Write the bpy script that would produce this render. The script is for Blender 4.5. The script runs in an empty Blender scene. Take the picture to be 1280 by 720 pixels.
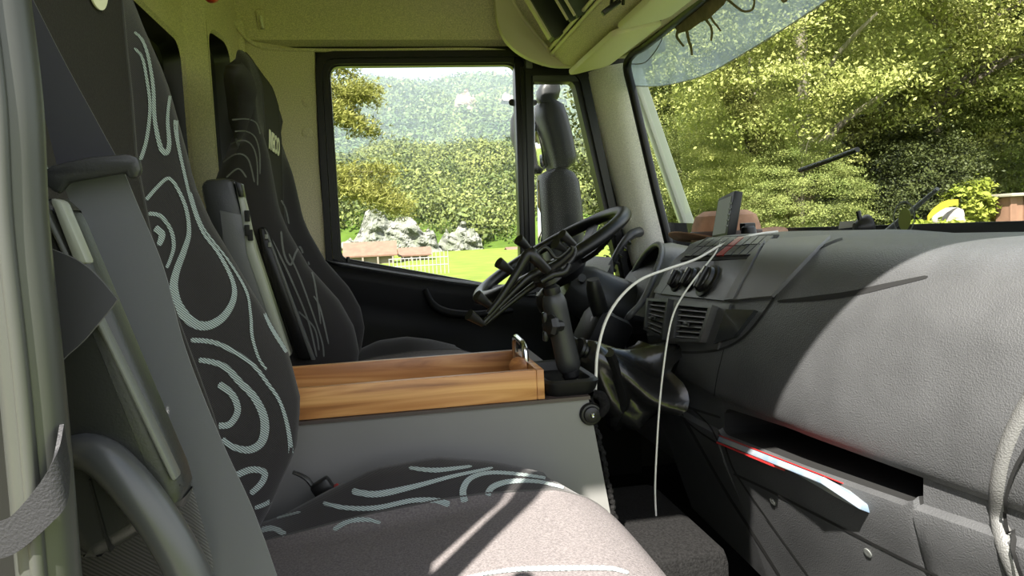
import bpy, bmesh, math, random
import numpy as np
from mathutils import Vector, Matrix
from mathutils.bvhtree import BVHTree

random.seed(7)
rng = np.random.default_rng(7)
SC = bpy.context.scene
COL = SC.collection
V = Vector
H = 2.0            # eye height above the ground; all design coordinates are relative to the eye (X = truck's forward, Y = towards the driver's door)

# ------------------------------------------------------------------ camera
F = 900.0
_yc = V((-160, 60, 900)).normalized()
_h = V((1, 0.047, 0))
_zc = _h.cross(_yc)
if _zc.y < 0: _zc = -_zc
_zc.normalize()
_xc = _yc.cross(_zc)
if _xc.x < 0: _xc = -_xc
_xc.normalize()
RIGHT = V((_xc[0], _yc[0], _zc[0])); UP = V((_xc[1], _yc[1], _zc[1])); FWD = V((_xc[2], _yc[2], _zc[2]))
cd = bpy.data.cameras.new('camera'); cam = bpy.data.objects.new('camera', cd); COL.objects.link(cam)
cd.sensor_width = 36; cd.lens = F / 1280 * 36; cd.clip_start = 0.02; cd.clip_end = 4000
m = Matrix.Identity(4)
for i in range(3):
    m[i][0] = RIGHT[i]; m[i][1] = UP[i]; m[i][2] = -FWD[i]
m[2][3] = H
cam.matrix_world = m
SC.camera = cam

# ------------------------------------------------------------------ world, sun, exposure
SUN_E = math.radians(51)
SUN = V((-0.57 * math.cos(SUN_E), -0.82 * math.cos(SUN_E), math.sin(SUN_E))).normalized()
w = bpy.data.worlds.new('world'); SC.world = w; w.use_nodes = True
nt = w.node_tree; nt.nodes.clear()
out = nt.nodes.new('ShaderNodeOutputWorld'); bg = nt.nodes.new('ShaderNodeBackground')
sky = nt.nodes.new('ShaderNodeTexSky'); sky.sky_type = 'NISHITA'; sky.sun_disc = False
sky.sun_elevation = SUN_E; sky.sun_rotation = math.atan2(SUN.x, SUN.y); sky.air_density = 1.2; sky.dust_density = 1.5
tc = nt.nodes.new('ShaderNodeTexCoord'); nz = nt.nodes.new('ShaderNodeTexNoise'); nz.inputs['Scale'].default_value = 2.2; nz.inputs['Detail'].default_value = 6
rp = nt.nodes.new('ShaderNodeValToRGB'); rp.color_ramp.elements[0].position = 0.38; rp.color_ramp.elements[1].position = 0.58
mx = nt.nodes.new('ShaderNodeMixRGB'); mx.inputs[2].default_value = (7.5, 7.6, 7.8, 1)
nt.links.new(tc.outputs['Generated'], nz.inputs['Vector']); nt.links.new(nz.outputs['Fac'], rp.inputs['Fac'])
nt.links.new(rp.outputs['Color'], mx.inputs['Fac']); nt.links.new(sky.outputs['Color'], mx.inputs[1])
nt.links.new(mx.outputs['Color'], bg.inputs['Color']); nt.links.new(bg.outputs['Background'], out.inputs['Surface'])
bg.inputs['Strength'].default_value = 0.18
sl = bpy.data.lights.new('sun', 'SUN'); sl.energy = 14.0; sl.angle = math.radians(0.6); sl.color = (1.0, 0.95, 0.86)
so = bpy.data.objects.new('sun', sl); COL.objects.link(so); so.location = (0, -3, 20)
so.rotation_euler = SUN.to_track_quat('Z', 'Y').to_euler()
vs = SC.view_settings; vs.view_transform = 'Standard'; vs.look = 'None'; vs.gamma = 1; vs.use_curve_mapping = False
vs.exposure = 0.88

# ------------------------------------------------------------------ helpers
def ray(px, py):
    return (RIGHT * ((px - 640) / F) + UP * ((360 - py) / F) + FWD).normalized()
def U(px, py, X=None, Y=None, Z=None):
    d = ray(px, py)
    t = X / d.x if X is not None else (Y / d.y if Y is not None else Z / d.z)
    return d * t
def crv(pts, n=8, closed=False):
    P = [V(p) for p in pts]; N = len(P); o = []
    rngN = N if closed else N - 1
    for i in range(rngN):
        if closed: a, b, c, d = P[(i - 1) % N], P[i], P[(i + 1) % N], P[(i + 2) % N]
        else: a, b, c, d = P[max(i - 1, 0)], P[i], P[i + 1], P[min(i + 2, N - 1)]
        for k in range(n):
            t = k / n
            o.append(0.5 * ((2 * b) + (c - a) * t + (2 * a - 5 * b + 4 * c - d) * t * t + (3 * b - a - 3 * c + d) * t ** 3))
    if not closed: o.append(P[-1])
    return o
ORG = {}
def setp(o, label=None, cat=None, group=None, kind=None):
    if label: o['label'] = label
    if cat: o['category'] = cat
    if group: o['group'] = group
    if kind: o['kind'] = kind
    return o
def thing(name, label, cat, loc, group=None, kind=None):
    o = bpy.data.objects.new(name, None); COL.objects.link(o)
    o.empty_display_size = 0.05
    o.location = V(loc) + V((0, 0, H)); ORG[o] = V(loc)
    return setp(o, label, cat, group, kind)
def mk(name, verts, faces, mat, parent=None, smooth=False, auto=None):
    me = bpy.data.meshes.new(name)
    org = V((0, 0, -H))
    if parent is not None: org = ORG[parent]
    else:
        n = len(verts); c = V((0, 0, 0))
        xs = [v[0] for v in verts]; ys = [v[1] for v in verts]; zs = [v[2] for v in verts]
        org = V(((min(xs) + max(xs)) / 2, (min(ys) + max(ys)) / 2, min(zs)))
    me.from_pydata([tuple(V(v) - org) for v in verts], [], faces)
    o = bpy.data.objects.new(name, me); COL.objects.link(o)
    if parent is not None:
        o.parent = parent; ORG[o] = org
    else:
        o.location = org + V((0, 0, H)); ORG[o] = org
    if mat: me.materials.append(mat)
    bm = bmesh.new(); bm.from_mesh(me)
    bmesh.ops.recalc_face_normals(bm, faces=bm.faces)
    bm.to_mesh(me); bm.free()
    if smooth:
        for p in me.polygons: p.use_smooth = True
        if auto is not None: me.set_sharp_from_angle(angle=math.radians(auto))
    me.update()
    return o
def grid_faces(n, m_, closed_n=False, closed_m=False, off=0):
    f = []
    for i in range(n if closed_n else n - 1):
        for j in range(m_ if closed_m else m_ - 1):
            i2 = (i + 1) % n; j2 = (j + 1) % m_
            f.append((off + i * m_ + j, off + i * m_ + j2, off + i2 * m_ + j2, off + i2 * m_ + j))
    return f
def loft(name, rings, mat, parent=None, caps=True, smooth=True, auto=40):
    m_ = len(rings[0]); vs_ = [p for r in rings for p in r]
    f = grid_faces(len(rings), m_, closed_m=True)
    if caps:
        f.append(tuple(range(m_))[::-1]); b = (len(rings) - 1) * m_; f.append(tuple(range(b, b + m_)))
    return mk(name, vs_, f, mat, parent, smooth, auto)
def tube_geo(pts, r, n=10, closed=False, flat=1.0, ref=None):
    P = [V(p) for p in pts]; N = len(P)
    R = r if isinstance(r, (list, tuple)) else [r] * N
    if len(R) != N: R = [float(np.interp(i / (N - 1), np.linspace(0, 1, len(R)), R)) for i in range(N)]
    rings = []; up = V(ref) if ref is not None else None
    for i in range(N):
        t = (P[(i + 1) % N] - P[i - 1]) if closed else (P[min(i + 1, N - 1)] - P[max(i - 1, 0)])
        t.normalize()
        if up is None:
            up = V((0, 0, 1)) if abs(t.z) < 0.9 else V((1, 0, 0))
        u = (up - t * up.dot(t)).normalized(); v = t.cross(u)
        if ref is None: up = u
        rings.append([P[i] + (u * math.cos(2 * math.pi * k / n) * flat + v * math.sin(2 * math.pi * k / n)) * R[i] for k in range(n)])
    return rings
def tube(name, pts, r, mat, parent=None, n=10, closed=False, flat=1.0, ref=None):
    rings = tube_geo(pts, r, n, closed, flat, ref); m_ = n
    vs_ = [p for q in rings for p in q]
    f = grid_faces(len(rings), m_, closed_n=closed, closed_m=True)
    if not closed:
        f.append(tuple(range(m_))[::-1]); b = (len(rings) - 1) * m_; f.append(tuple(range(b, b + m_)))
    return mk(name, vs_, f, mat, parent, True, 50)
def lathe(name, o, axis, prof, mat, parent=None, n=24):
    a = V(axis).normalized(); u = a.orthogonal().normalized(); v = a.cross(u)
    rings = [[V(o) + a * h + (u * math.cos(2 * math.pi * k / n) + v * math.sin(2 * math.pi * k / n)) * max(r, 1e-4) for k in range(n)] for r, h in prof]
    return loft(name, rings, mat, parent, True, True, 35)
def rbox(name, c, size, mat, parent=None, bevel=0.004, rot=None, seg=2):
    bm = bmesh.new(); bmesh.ops.create_cube(bm, size=1)
    for v in bm.verts: v.co = V((v.co.x * size[0], v.co.y * size[1], v.co.z * size[2]))
    if bevel: bmesh.ops.bevel(bm, geom=bm.edges[:], offset=min(bevel, min(size) * 0.45), segments=seg, affect='EDGES', profile=0.5)
    R = rot if rot is not None else Matrix.Identity(3)
    vs_ = [V(c) + R @ v.co for v in bm.verts]; bm.verts.ensure_lookup_table(); bm.verts.index_update()
    f = [tuple(v.index for v in fc.verts) for fc in bm.faces]; bm.free()
    return mk(name, vs_, f, mat, parent, True, 35)
def prism(name, poly, ext, mat, parent=None, bevel=0, seg=2):
    bm = bmesh.new(); vv = [bm.verts.new(p) for p in poly]; fc = bm.faces.new(vv)
    r = bmesh.ops.extrude_face_region(bm, geom=[fc])
    for g in r['geom']:
        if isinstance(g, bmesh.types.BMVert): g.co += V(ext)
    bmesh.ops.recalc_face_normals(bm, faces=bm.faces)
    if bevel: bmesh.ops.bevel(bm, geom=bm.edges[:], offset=bevel, segments=seg, affect='EDGES', profile=0.5)
    bm.verts.index_update()
    vs_ = [v.co.copy() for v in bm.verts]; f = [tuple(v.index for v in x.verts) for x in bm.faces]; bm.free()
    return mk(name, vs_, f, mat, parent, bool(bevel), 35)
def ribbon(name, L, Rr, thick, mat, parent=None):
    """flat strap between two edge lines, with real thickness"""
    n = len(L); rings = []
    for i in range(n):
        a, b = V(L[i]), V(Rr[i])
        t = V(L[min(i + 1, n - 1)]) - V(L[max(i - 1, 0)])
        nn = t.cross(b - a).normalized() * thick
        rings.append([a, (a * 2 + b) / 3, (a + b * 2) / 3, b, b + nn, (a + b * 2) / 3 + nn, (a * 2 + b) / 3 + nn, a + nn])
    return loft(name, rings, mat, parent, True, True, 40)
def basis(x, y):
    x = V(x).normalized(); y = V(y); y = (y - x * y.dot(x)).normalized(); z = x.cross(y)
    return Matrix((x, y, z)).transposed()
def bvh_of(*objs):
    vs_ = []; f = []
    for o in objs:
        b = len(vs_); vs_ += [v.co + ORG[o] for v in o.data.vertices]; f += [tuple(i + b for i in p.vertices) for p in o.data.polygons]
    return BVHTree.FromPolygons(vs_, f)
def hit(bv, px, py):
    d = ray(px, py); r = bv.ray_cast(V((0, 0, 0)), d)
    if r[0] is None: return None, None
    n = r[1] if r[1].dot(d) < 0 else -r[1]
    return r[0], n
def strip(name, bv, pts, wpx, mat, parent, h=0.0008, n=8):
    """thin band lying on a real surface, along a line of points"""
    P = crv([(p[0], p[1], 0) for p in pts], n); N = len(P)
    Wd = wpx if isinstance(wpx, (list, tuple)) else [wpx, wpx]
    vs_ = []; f = []; prev = False
    for i, p in enumerate(P):
        t = (P[min(i + 1, N - 1)] - P[max(i - 1, 0)]); t.normalize(); nn = V((-t.y, t.x, 0))
        ww = float(np.interp(i / (N - 1), np.linspace(0, 1, len(Wd)), Wd)) / 2
        if i in (0, N - 1): ww *= 0.45
        a, na = hit(bv, p.x + nn.x * ww, p.y + nn.y * ww); b, nb = hit(bv, p.x - nn.x * ww, p.y - nn.y * ww)
        if a is None or b is None or (a - b).length > 0.09: prev = False; continue
        vs_ += [a + na * h, b + nb * h]
        k = len(vs_)
        if prev and (vs_[k - 2] - vs_[k - 4]).length < 0.1: f.append((k - 4, k - 3, k - 1, k - 2))
        prev = True
    if not f: return None
    return mk(name, vs_, f, mat, parent, True)
def patch(name, bv, quad, mat, parent, h=0.004, n=6, m_=6, skirt=True, base=-0.003):
    """raised plate following a real surface; quad = 4 corners in order"""
    q = [V((a, b, 0)) for a, b in quad]; top = []; bot = []
    for i in range(n + 1):
        for j in range(m_ + 1):
            u = i / n; v = j / m_
            p = q[0] * (1 - u) * (1 - v) + q[1] * u * (1 - v) + q[2] * u * v + q[3] * (1 - u) * v
            a, na = hit(bv, p.x, p.y)
            if a is None: return None
            top.append(a + na * h); bot.append(a + na * base)
    f = grid_faces(n + 1, m_ + 1); vs_ = top
    if skirt:
        loop = [i * (m_ + 1) for i in range(n + 1)] + [n * (m_ + 1) + j for j in range(1, m_ + 1)] + [i * (m_ + 1) + m_ for i in range(n - 1, -1, -1)] + [j for j in range(m_ - 1, 0, -1)]
        b0 = len(vs_); vs_ = vs_ + [bot[k] for k in loop]
        for k in range(len(loop)):
            k2 = (k + 1) % len(loop); f.append((loop[k], loop[k2], b0 + k2, b0 + k))
    return mk(name, vs_, f, mat, parent, True, 40)
def quads_mesh(name, verts, mat, nper=4):
    """fast mesh of separate nper-gons from an (N*nper,3) array"""
    me = bpy.data.meshes.new(name); N = len(verts) // nper
    me.vertices.add(len(verts)); me.vertices.foreach_set('co', np.asarray(verts, np.float32).ravel())
    me.loops.add(N * nper); me.loops.foreach_set('vertex_index', np.arange(N * nper, dtype=np.int32))
    me.polygons.add(N); me.polygons.foreach_set('loop_start', np.arange(N, dtype=np.int32) * nper)
    me.polygons.foreach_set('loop_total', np.full(N, nper, np.int32))
    me.update(calc_edges=True); me.materials.append(mat)
    return me

# ------------------------------------------------------------------ materials
def newmat(name):
    mt = bpy.data.materials.new(name); mt.use_nodes = True
    return mt, mt.node_tree.nodes, mt.node_tree.links, mt.node_tree.nodes['Principled BSDF']
def M(name, col, rough=0.5, metal=0, spec=0.5, bump=0, bscale=200, btype='noise', var=0, vscale=40, col2=None, coat=0):
    mt, N, L, b = newmat(name)
    b.inputs['Base Color'].default_value = (*col, 1); b.inputs['Roughness'].default_value = rough
    b.inputs['Metallic'].default_value = metal; b.inputs['Specular IOR Level'].default_value = spec
    if coat: b.inputs['Coat Weight'].default_value = coat
    t = N.new('ShaderNodeTexCoord')
    if bump:
        if btype == 'voronoi':
            x = N.new('ShaderNodeTexVoronoi'); x.feature = 'SMOOTH_F1'; o_ = x.outputs['Distance']
        else:
            x = N.new('ShaderNodeTexNoise'); x.inputs['Detail'].default_value = 3; o_ = x.outputs['Fac']
        x.inputs['Scale'].default_value = bscale; L.new(t.outputs['Object'], x.inputs['Vector'])
        bp = N.new('ShaderNodeBump'); bp.inputs['Strength'].default_value = bump; bp.inputs['Distance'].default_value = 0.002
        L.new(o_, bp.inputs['Height']); L.new(bp.outputs['Normal'], b.inputs['Normal'])
    if var or col2:
        x = N.new('ShaderNodeTexNoise'); x.inputs['Scale'].default_value = vscale; x.inputs['Detail'].default_value = 4
        L.new(t.outputs['Object'], x.inputs['Vector'])
        r = N.new('ShaderNodeValToRGB'); r.color_ramp.elements[0].position = 0.35; r.color_ramp.elements[1].position = 0.65
        c2 = col2 or tuple(min(1, c * (1 + var)) for c in col); c1 = col if col2 else tuple(c * (1 - var) for c in col)
        r.color_ramp.elements[0].color = (*c1, 1); r.color_ramp.elements[1].color = (*c2, 1)
        L.new(x.outputs['Fac'], r.inputs['Fac']); L.new(r.outputs['Color'], b.inputs['Base Color'])
    return mt
def weave(name, c1, c2, scale, rough=0.85, dirv=(1, 0.6, 1), bump=0.4, lo=0.35, hi=0.65):
    mt, N, L, b = newmat(name); b.inputs['Roughness'].default_value = rough; b.inputs['Specular IOR Level'].default_value = 0.25
    t = N.new('ShaderNodeTexCoord'); mp = N.new('ShaderNodeMapping'); mp.inputs['Scale'].default_value = dirv
    x = N.new('ShaderNodeTexWave'); x.wave_type = 'BANDS'; x.bands_direction = 'DIAGONAL'; x.inputs['Scale'].default_value = scale
    x.inputs['Distortion'].default_value = 0.6; x.inputs['Detail'].default_value = 1
    r = N.new('ShaderNodeValToRGB'); r.color_ramp.elements[0].position = lo; r.color_ramp.elements[1].position = hi
    r.color_ramp.elements[0].color = (*c1, 1); r.color_ramp.elements[1].color = (*c2, 1)
    L.new(t.outputs['Object'], mp.inputs['Vector']); L.new(mp.outputs['Vector'], x.inputs['Vector']); L.new(x.outputs['Fac'], r.inputs['Fac'])
    L.new(r.outputs['Color'], b.inputs['Base Color'])
    bp = N.new('ShaderNodeBump'); bp.inputs['Strength'].default_value = bump; bp.inputs['Distance'].default_value = 0.0008
    L.new(x.outputs['Fac'], bp.inputs['Height']); L.new(bp.outputs['Normal'], b.inputs['Normal'])
    b.inputs['Sheen Weight'].default_value = 0.15
    return mt
def glassmat(name, tint=(0.97, 0.985, 0.97), ior=1.45):
    mt = bpy.data.materials.new(name); mt.use_nodes = True; N = mt.node_tree.nodes; L = mt.node_tree.links; N.clear()
    o_ = N.new('ShaderNodeOutputMaterial'); mi = N.new('ShaderNodeMixShader'); tr = N.new('ShaderNodeBsdfTransparent'); gl = N.new('ShaderNodeBsdfGlossy')
    lw = N.new('ShaderNodeLayerWeight'); lw.inputs['Blend'].default_value = 0.5
    pw = N.new('ShaderNodeMath'); pw.operation = 'POWER'; pw.inputs[1].default_value = 5.0; L.new(lw.outputs['Facing'], pw.inputs[0])
    f0 = ((ior - 1) / (ior + 1)) ** 2 * 1.3
    fr = N.new('ShaderNodeMath'); fr.operation = 'MULTIPLY_ADD'; fr.inputs[1].default_value = 1 - f0; fr.inputs[2].default_value = f0; L.new(pw.outputs[0], fr.inputs[0])
    tr.inputs['Color'].default_value = (*tint, 1); gl.inputs['Roughness'].default_value = 0.0
    L.new(fr.outputs[0], mi.inputs['Fac']); L.new(tr.outputs['BSDF'], mi.inputs[1]); L.new(gl.outputs['BSDF'], mi.inputs[2]); L.new(mi.outputs['Shader'], o_.inputs['Surface'])
    return mt
def leafmat(name, c1, c2, trans=0.35, nscale=1.3):
    mt = bpy.data.materials.new(name); mt.use_nodes = True; N = mt.node_tree.nodes; L = mt.node_tree.links; N.clear()
    o_ = N.new('ShaderNodeOutputMaterial'); mi = N.new('ShaderNodeMixShader'); d = N.new('ShaderNodeBsdfPrincipled'); tl = N.new('ShaderNodeBsdfTranslucent')
    g = N.new('ShaderNodeNewGeometry'); r = N.new('ShaderNodeValToRGB')
    t_ = N.new('ShaderNodeTexCoord'); xn = N.new('ShaderNodeTexNoise'); xn.inputs['Scale'].default_value = nscale; xn.inputs['Detail'].default_value = 3; L.new(t_.outputs['Object'], xn.inputs['Vector'])
    ad = N.new('ShaderNodeMath'); ad.operation = 'MULTIPLY_ADD'; ad.inputs[1].default_value = .35; L.new(g.outputs['Random Per Island'], ad.inputs[0])
    ma = N.new('ShaderNodeMapRange'); ma.inputs[1].default_value = .35; ma.inputs[2].default_value = .65; ma.inputs[3].default_value = 0; ma.inputs[4].default_value = .65; L.new(xn.outputs['Fac'], ma.inputs[0]); L.new(ma.outputs[0], ad.inputs[2])
    r.color_ramp.elements[0].color = (*c1, 1); r.color_ramp.elements[1].color = (*c2, 1)
    d.inputs['Roughness'].default_value = 0.6; d.inputs['Specular IOR Level'].default_value = 0.2
    L.new(ad.outputs[0], r.inputs['Fac']); L.new(r.outputs['Color'], d.inputs['Base Color']); L.new(r.outputs['Color'], tl.inputs['Color'])
    mi.inputs['Fac'].default_value = trans
    L.new(d.outputs['BSDF'], mi.inputs[1]); L.new(tl.outputs['BSDF'], mi.inputs[2]); L.new(mi.outputs['Shader'], o_.inputs['Surface'])
    return mt
def woodmat(name, c1, c2, c3, sc=(3, 26, 40)):
    mt, N, L, b = newmat(name); b.inputs['Roughness'].default_value = 0.38
    t = N.new('ShaderNodeTexCoord'); mp = N.new('ShaderNodeMapping'); mp.inputs['Scale'].default_value = sc; mp.inputs['Rotation'].default_value = (0, 0.35, 0)
    x = N.new('ShaderNodeTexNoise'); x.inputs['Scale'].default_value = 1.0; x.inputs['Detail'].default_value = 8; x.inputs['Distortion'].default_value = 1.5
    r = N.new('ShaderNodeValToRGB'); e = r.color_ramp.elements; e[0].position = 0.32; e[1].position = 0.68; e[0].color = (*c1, 1); e[1].color = (*c3, 1)
    k = e.new(0.5); k.color = (*c2, 1)
    L.new(t.outputs['Object'], mp.inputs['Vector']); L.new(mp.outputs['Vector'], x.inputs['Vector']); L.new(x.outputs['Fac'], r.inputs['Fac']); L.new(r.outputs['Color'], b.inputs['Base Color'])
    bp = N.new('ShaderNodeBump'); bp.inputs['Strength'].default_value = 0.12; bp.inputs['Distance'].default_value = 0.001
    L.new(x.outputs['Fac'], bp.inputs['Height']); L.new(bp.outputs['Normal'], b.inputs['Normal'])
    return mt

m_head = M('headliner_felt', (0.66, 0.60, 0.43), 0.95, spec=0.1, bump=0.5, bscale=420, var=0.22, vscale=330)
m_trim = M('pillar_trim', (0.74, 0.72, 0.64), 0.9, spec=0.15, bump=0.4, bscale=400, var=0.16, vscale=350)
m_visor = M('visor_vinyl', (0.72, 0.68, 0.46), 0.5, bump=0.1, bscale=300)
m_console = M('console_plastic', (0.62, 0.58, 0.40), 0.6, bump=0.15, bscale=500)
m_dash = M('dash_grain', (0.050, 0.051, 0.053), 0.42, spec=0.45, bump=0.35, bscale=650, btype='voronoi', var=0.12, vscale=14)
m_dashp = M('dash_plastic', (0.042, 0.043, 0.045), 0.38, spec=0.5, bump=0.12, bscale=700)
m_dashl = M('dash_plastic_light', (0.085, 0.086, 0.088), 0.4, spec=0.5, bump=0.1, bscale=700)
m_black = M('black_plastic', (0.005, 0.005, 0.005), 0.38, spec=0.4)
m_blackm = M('black_matte', (0.008, 0.008, 0.008), 0.75, spec=0.3)
m_rubber = M('black_rubber', (0.007, 0.007, 0.007), 0.4, spec=0.4)
m_rubseal = M('rubber_seal', (0.005, 0.005, 0.005), 0.35, spec=0.35)
m_leather = M('black_leather', (0.010, 0.010, 0.010), 0.22, spec=0.6, bump=0.25, bscale=60)
m_doorp = M('door_plastic', (0.0035, 0.0035, 0.004), 0.5, spec=0.18, bump=0.2, bscale=500)
m_grey = M('grey_board', (0.165, 0.163, 0.158), 0.45, spec=0.4, var=0.06, vscale=3)
m_greyp = M('grey_plastic', (0.10, 0.105, 0.10), 0.42, spec=0.45, bump=0.08, bscale=600)
m_greyd = M('dark_grey_plastic', (0.022, 0.023, 0.023), 0.4, spec=0.45, bump=0.1, bscale=700)
m_greyl = M('light_grey_plastic', (0.22, 0.23, 0.20), 0.4, spec=0.5)
m_tubeg = M('grey_handle', (0.048, 0.050, 0.051), 0.33, spec=0.5)
m_rail = M('rail_metal', (0.042, 0.044, 0.040), 0.38, metal=0.2)  # grey darkened to stand in for shade missing on the rail
m_chrome = M('chrome', (0.6, 0.6, 0.6), 0.18, metal=1)
m_carpet = M('carpet', (0.009, 0.0088, 0.0088), 0.95, spec=0.1, bump=0.8, bscale=350, var=0.35, vscale=260)
m_fabric = weave('seat_weave', (0.012, 0.011, 0.011), (0.034, 0.031, 0.032), 200, dirv=(1, 1, 1.4))
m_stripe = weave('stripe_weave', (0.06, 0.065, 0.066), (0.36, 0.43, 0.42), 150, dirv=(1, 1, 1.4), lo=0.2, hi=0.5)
m_stripeL = weave('stripe_weave_fine_dim', (0.045, 0.045, 0.045), (0.20, 0.21, 0.20), 260, dirv=(1, 1, 1.4), lo=0.15, hi=0.5)  # stripe copy for the shaded driver's seat, dimness put into its colour
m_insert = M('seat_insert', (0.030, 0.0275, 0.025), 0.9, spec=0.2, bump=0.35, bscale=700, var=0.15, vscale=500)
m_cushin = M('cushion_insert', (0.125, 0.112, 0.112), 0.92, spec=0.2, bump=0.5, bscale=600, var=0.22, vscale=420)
m_seam = M('seam_thread', (0.05, 0.048, 0.046), 0.8)
m_belt = weave('belt_webbing', (0.085, 0.088, 0.095), (0.125, 0.128, 0.138), 500, rough=0.45, dirv=(0.3, 0.3, 4), bump=0.4)
m_beltd = weave('strap_webbing', (0.022, 0.022, 0.026), (0.033, 0.033, 0.038), 500, rough=0.6, dirv=(1, 1, 4), bump=0.3)  # dark grey webbing, darkened further for shade missing at the doorway edge
m_wood = woodmat('acacia_wood', (0.20, 0.07, 0.022), (0.42, 0.19, 0.062), (0.58, 0.31, 0.115))
m_wooddk = M('brown_lip', (0.055, 0.040, 0.035), 0.5)
m_cable = M('white_cable', (0.62, 0.61, 0.55), 0.45)
m_logo = M('logo_print', (0.78, 0.76, 0.58), 0.7)
m_red = M('red_plastic', (0.28, 0.016, 0.016), 0.35)
m_redlamp = M('red_lamp', (0.62, 0.06, 0.03), 0.3)
m_hat = M('tan_leather', (0.33, 0.17, 0.095), 0.7, bump=0.3, bscale=120, var=0.2, vscale=30)
m_screen = M('dark_screen', (0.02, 0.022, 0.024), 0.12, spec=0.6)
m_print = M('blue_print', (0.12, 0.17, 0.24), 0.6, col2=(0.22, 0.22, 0.21), vscale=30)
m_paper = M('paper', (0.7, 0.68, 0.64), 0.7)
m_yell = M('hi_vis', (0.62, 0.78, 0.03), 0.6)
m_glass = glassmat('glass', ior=1.12)
m_wglass = glassmat('windscreen_glass', (0.95, 0.975, 0.95), 1.42)
m_post = M('post_paint', (0.55, 0.58, 0.52), 0.5)
m_mirror = M('mirror_glass', (0.8, 0.8, 0.8), 0.03, metal=1)
m_house = M('mirror_housing', (0.014, 0.015, 0.016), 0.45)
m_shadefilm = None

# ==================================================================== SETTING: cab shell
YD = 2.40     # inner face of the driver's side
YN = 0.30     # passenger door opening
# floor
fl = mk('floor', [(-.6, .28, -.86), (1.3, .28, -.86), (1.3, 2.5, -.86), (-.6, 2.5, -.86), (-.6, .28, -.92), (1.3, .28, -.92), (1.3, 2.5, -.92), (-.6, 2.5, -.92)],
        [(0, 1, 2, 3), (4, 5, 6, 7), (0, 1, 5, 4), (1, 2, 6, 5), (2, 3, 7, 6), (3, 0, 4, 7)], m_carpet)
setp(fl, 'dark carpeted floor of the truck cab below the dashboard', 'floor', kind='structure')
hump = rbox('floor_hump', (0.20, 1.05, -.655), (.50, .30, .41), m_carpet, fl, 0.02)
# rear wall with two recessed windows (plan line bends forward next to the door pillar)
def backX(y): return float(np.interp(y, [0.2, 2.05, 2.13, 2.42], [-.495, -.485, -.444, -.400]))
def back_wall():
    wins = [(1.42, 2.05, -.05, .55), (2.13, 2.335, -.05, .62)]
    ys = [0.28, .6, 1.0, 1.2, 1.42, 2.05, 2.13, 2.335, 2.42]; zs = [-.86, -.05, .55, .62, .92]
    vs_ = [(backX(y), y, z) for y in ys for z in zs]; m_ = len(zs); f = []
    for i in range(len(ys) - 1):
        for j in range(m_ - 1):
            if ys[i] == 1.42 and j == 1: continue
            if ys[i] == 2.13 and j in (1, 2): continue
            f.append((i * m_ + j, i * m_ + j + 1, (i + 1) * m_ + j + 1, (i + 1) * m_ + j))
    wb = mk('wall_back', vs_, f, m_head)
    setp(wb, 'beige felt rear wall of the cab behind both seats', 'wall', kind='structure')
    return wb, wins
wb, wins = back_wall()
for k, (y0, y1, z0, z1) in enumerate(wins):
    wt = thing('window_%d' % (4 + k), ['dark recessed rear window behind the passenger seat', 'narrow dark rear window beside the driver seat headrest'][k], 'window', (backX(y1), (y0 + y1) / 2, z0), kind='structure')
    def rr(inset, dx, r):
        pts = []
        for cy, cz, a0 in ((y1 - inset - r, z1 - inset - r, 0), (y0 + inset + r, z1 - inset - r, 90), (y0 + inset + r, z0 + inset + r, 180), (y1 - inset - r, z0 + inset + r, 270)):
            for q in range(6):
                a = math.radians(a0 + q * 18); yy = cy + r * math.cos(a); zz = cz + r * math.sin(a)
                if inset <= 0 : yy = min(max(yy, y0), y1)
                pts.append(V((backX(yy) + dx, yy, zz)))
        return pts
    outer = []
    for cy, cz, a0 in ((y1, z1, 0), (y0, z1, 90), (y0, z0, 180), (y1, z0, 270)):
        for q in range(6): outer.append(V((backX(cy) + .001, cy, cz)))
    loft('jamb', [outer, rr(.008, 0.001, .05), rr(.016, -.008, .05)], m_head, wt, caps=False)
    loft('lining', [rr(.016, -.008, .05), rr(.022, -.03, .05), rr(.034, -.05, .05)], m_rubseal, wt, caps=False)
    loft('seal', [rr(.034, -.05, .05), rr(.036, -.046, .05), rr(.05, -.05, .045), rr(.052, -.07, .04)], m_rubseal, wt, caps=False)
    pp = rr(.050, -.068, .04); mk('pane', pp + [p + V((-.004, 0, 0)) for p in pp], [tuple(range(24)), tuple(range(24, 48))] + [(i, (i + 1) % 24, 24 + (i + 1) % 24, 24 + i) for i in range(24)], m_blackm, wt)
# dark outer skin behind the rear wall keeps daylight out
mk('wall_shell', [(-.66, .25, -.9), (-.66, 2.55, -.9), (-.66, 2.55, .98), (-.66, .25, .98)], [(0, 1, 2, 3)], m_blackm, wb)
# ceiling: flat roof plus curved shoulders
def shoulder(yedge, zedge, yin, zin, n=8):
    o_ = []
    for k in range(n + 1):
        t = k / n; a = t * math.pi / 2
        o_.append((yedge + (yin - yedge) * (1 - math.cos(a)), zedge + (zin - zedge) * math.sin(a)))
    return o_
prof = [(YD + .03, .628)] + shoulder(YD, .642, 2.02, .88) + shoulder(YN + .04, .66, .66, .88)[::-1] + [(YN, .655), (YN, .93), (YD + .1, .93)]
xs = [-.68, -.3, 0, .3, .6, .90]
vs_ = [(x, y, z) for x in xs for (y, z) in prof]
ceil = mk('ceiling', vs_, grid_faces(len(xs), len(prof), closed_m=True) + [tuple(range(len(prof))), tuple(range((len(xs) - 1) * len(prof), len(xs) * len(prof)))], m_head, smooth=True, auto=35)
setp(ceil, 'olive beige felt roof lining curving down to the door top', 'ceiling', kind='structure')
cb = bvh_of(ceil)
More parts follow.
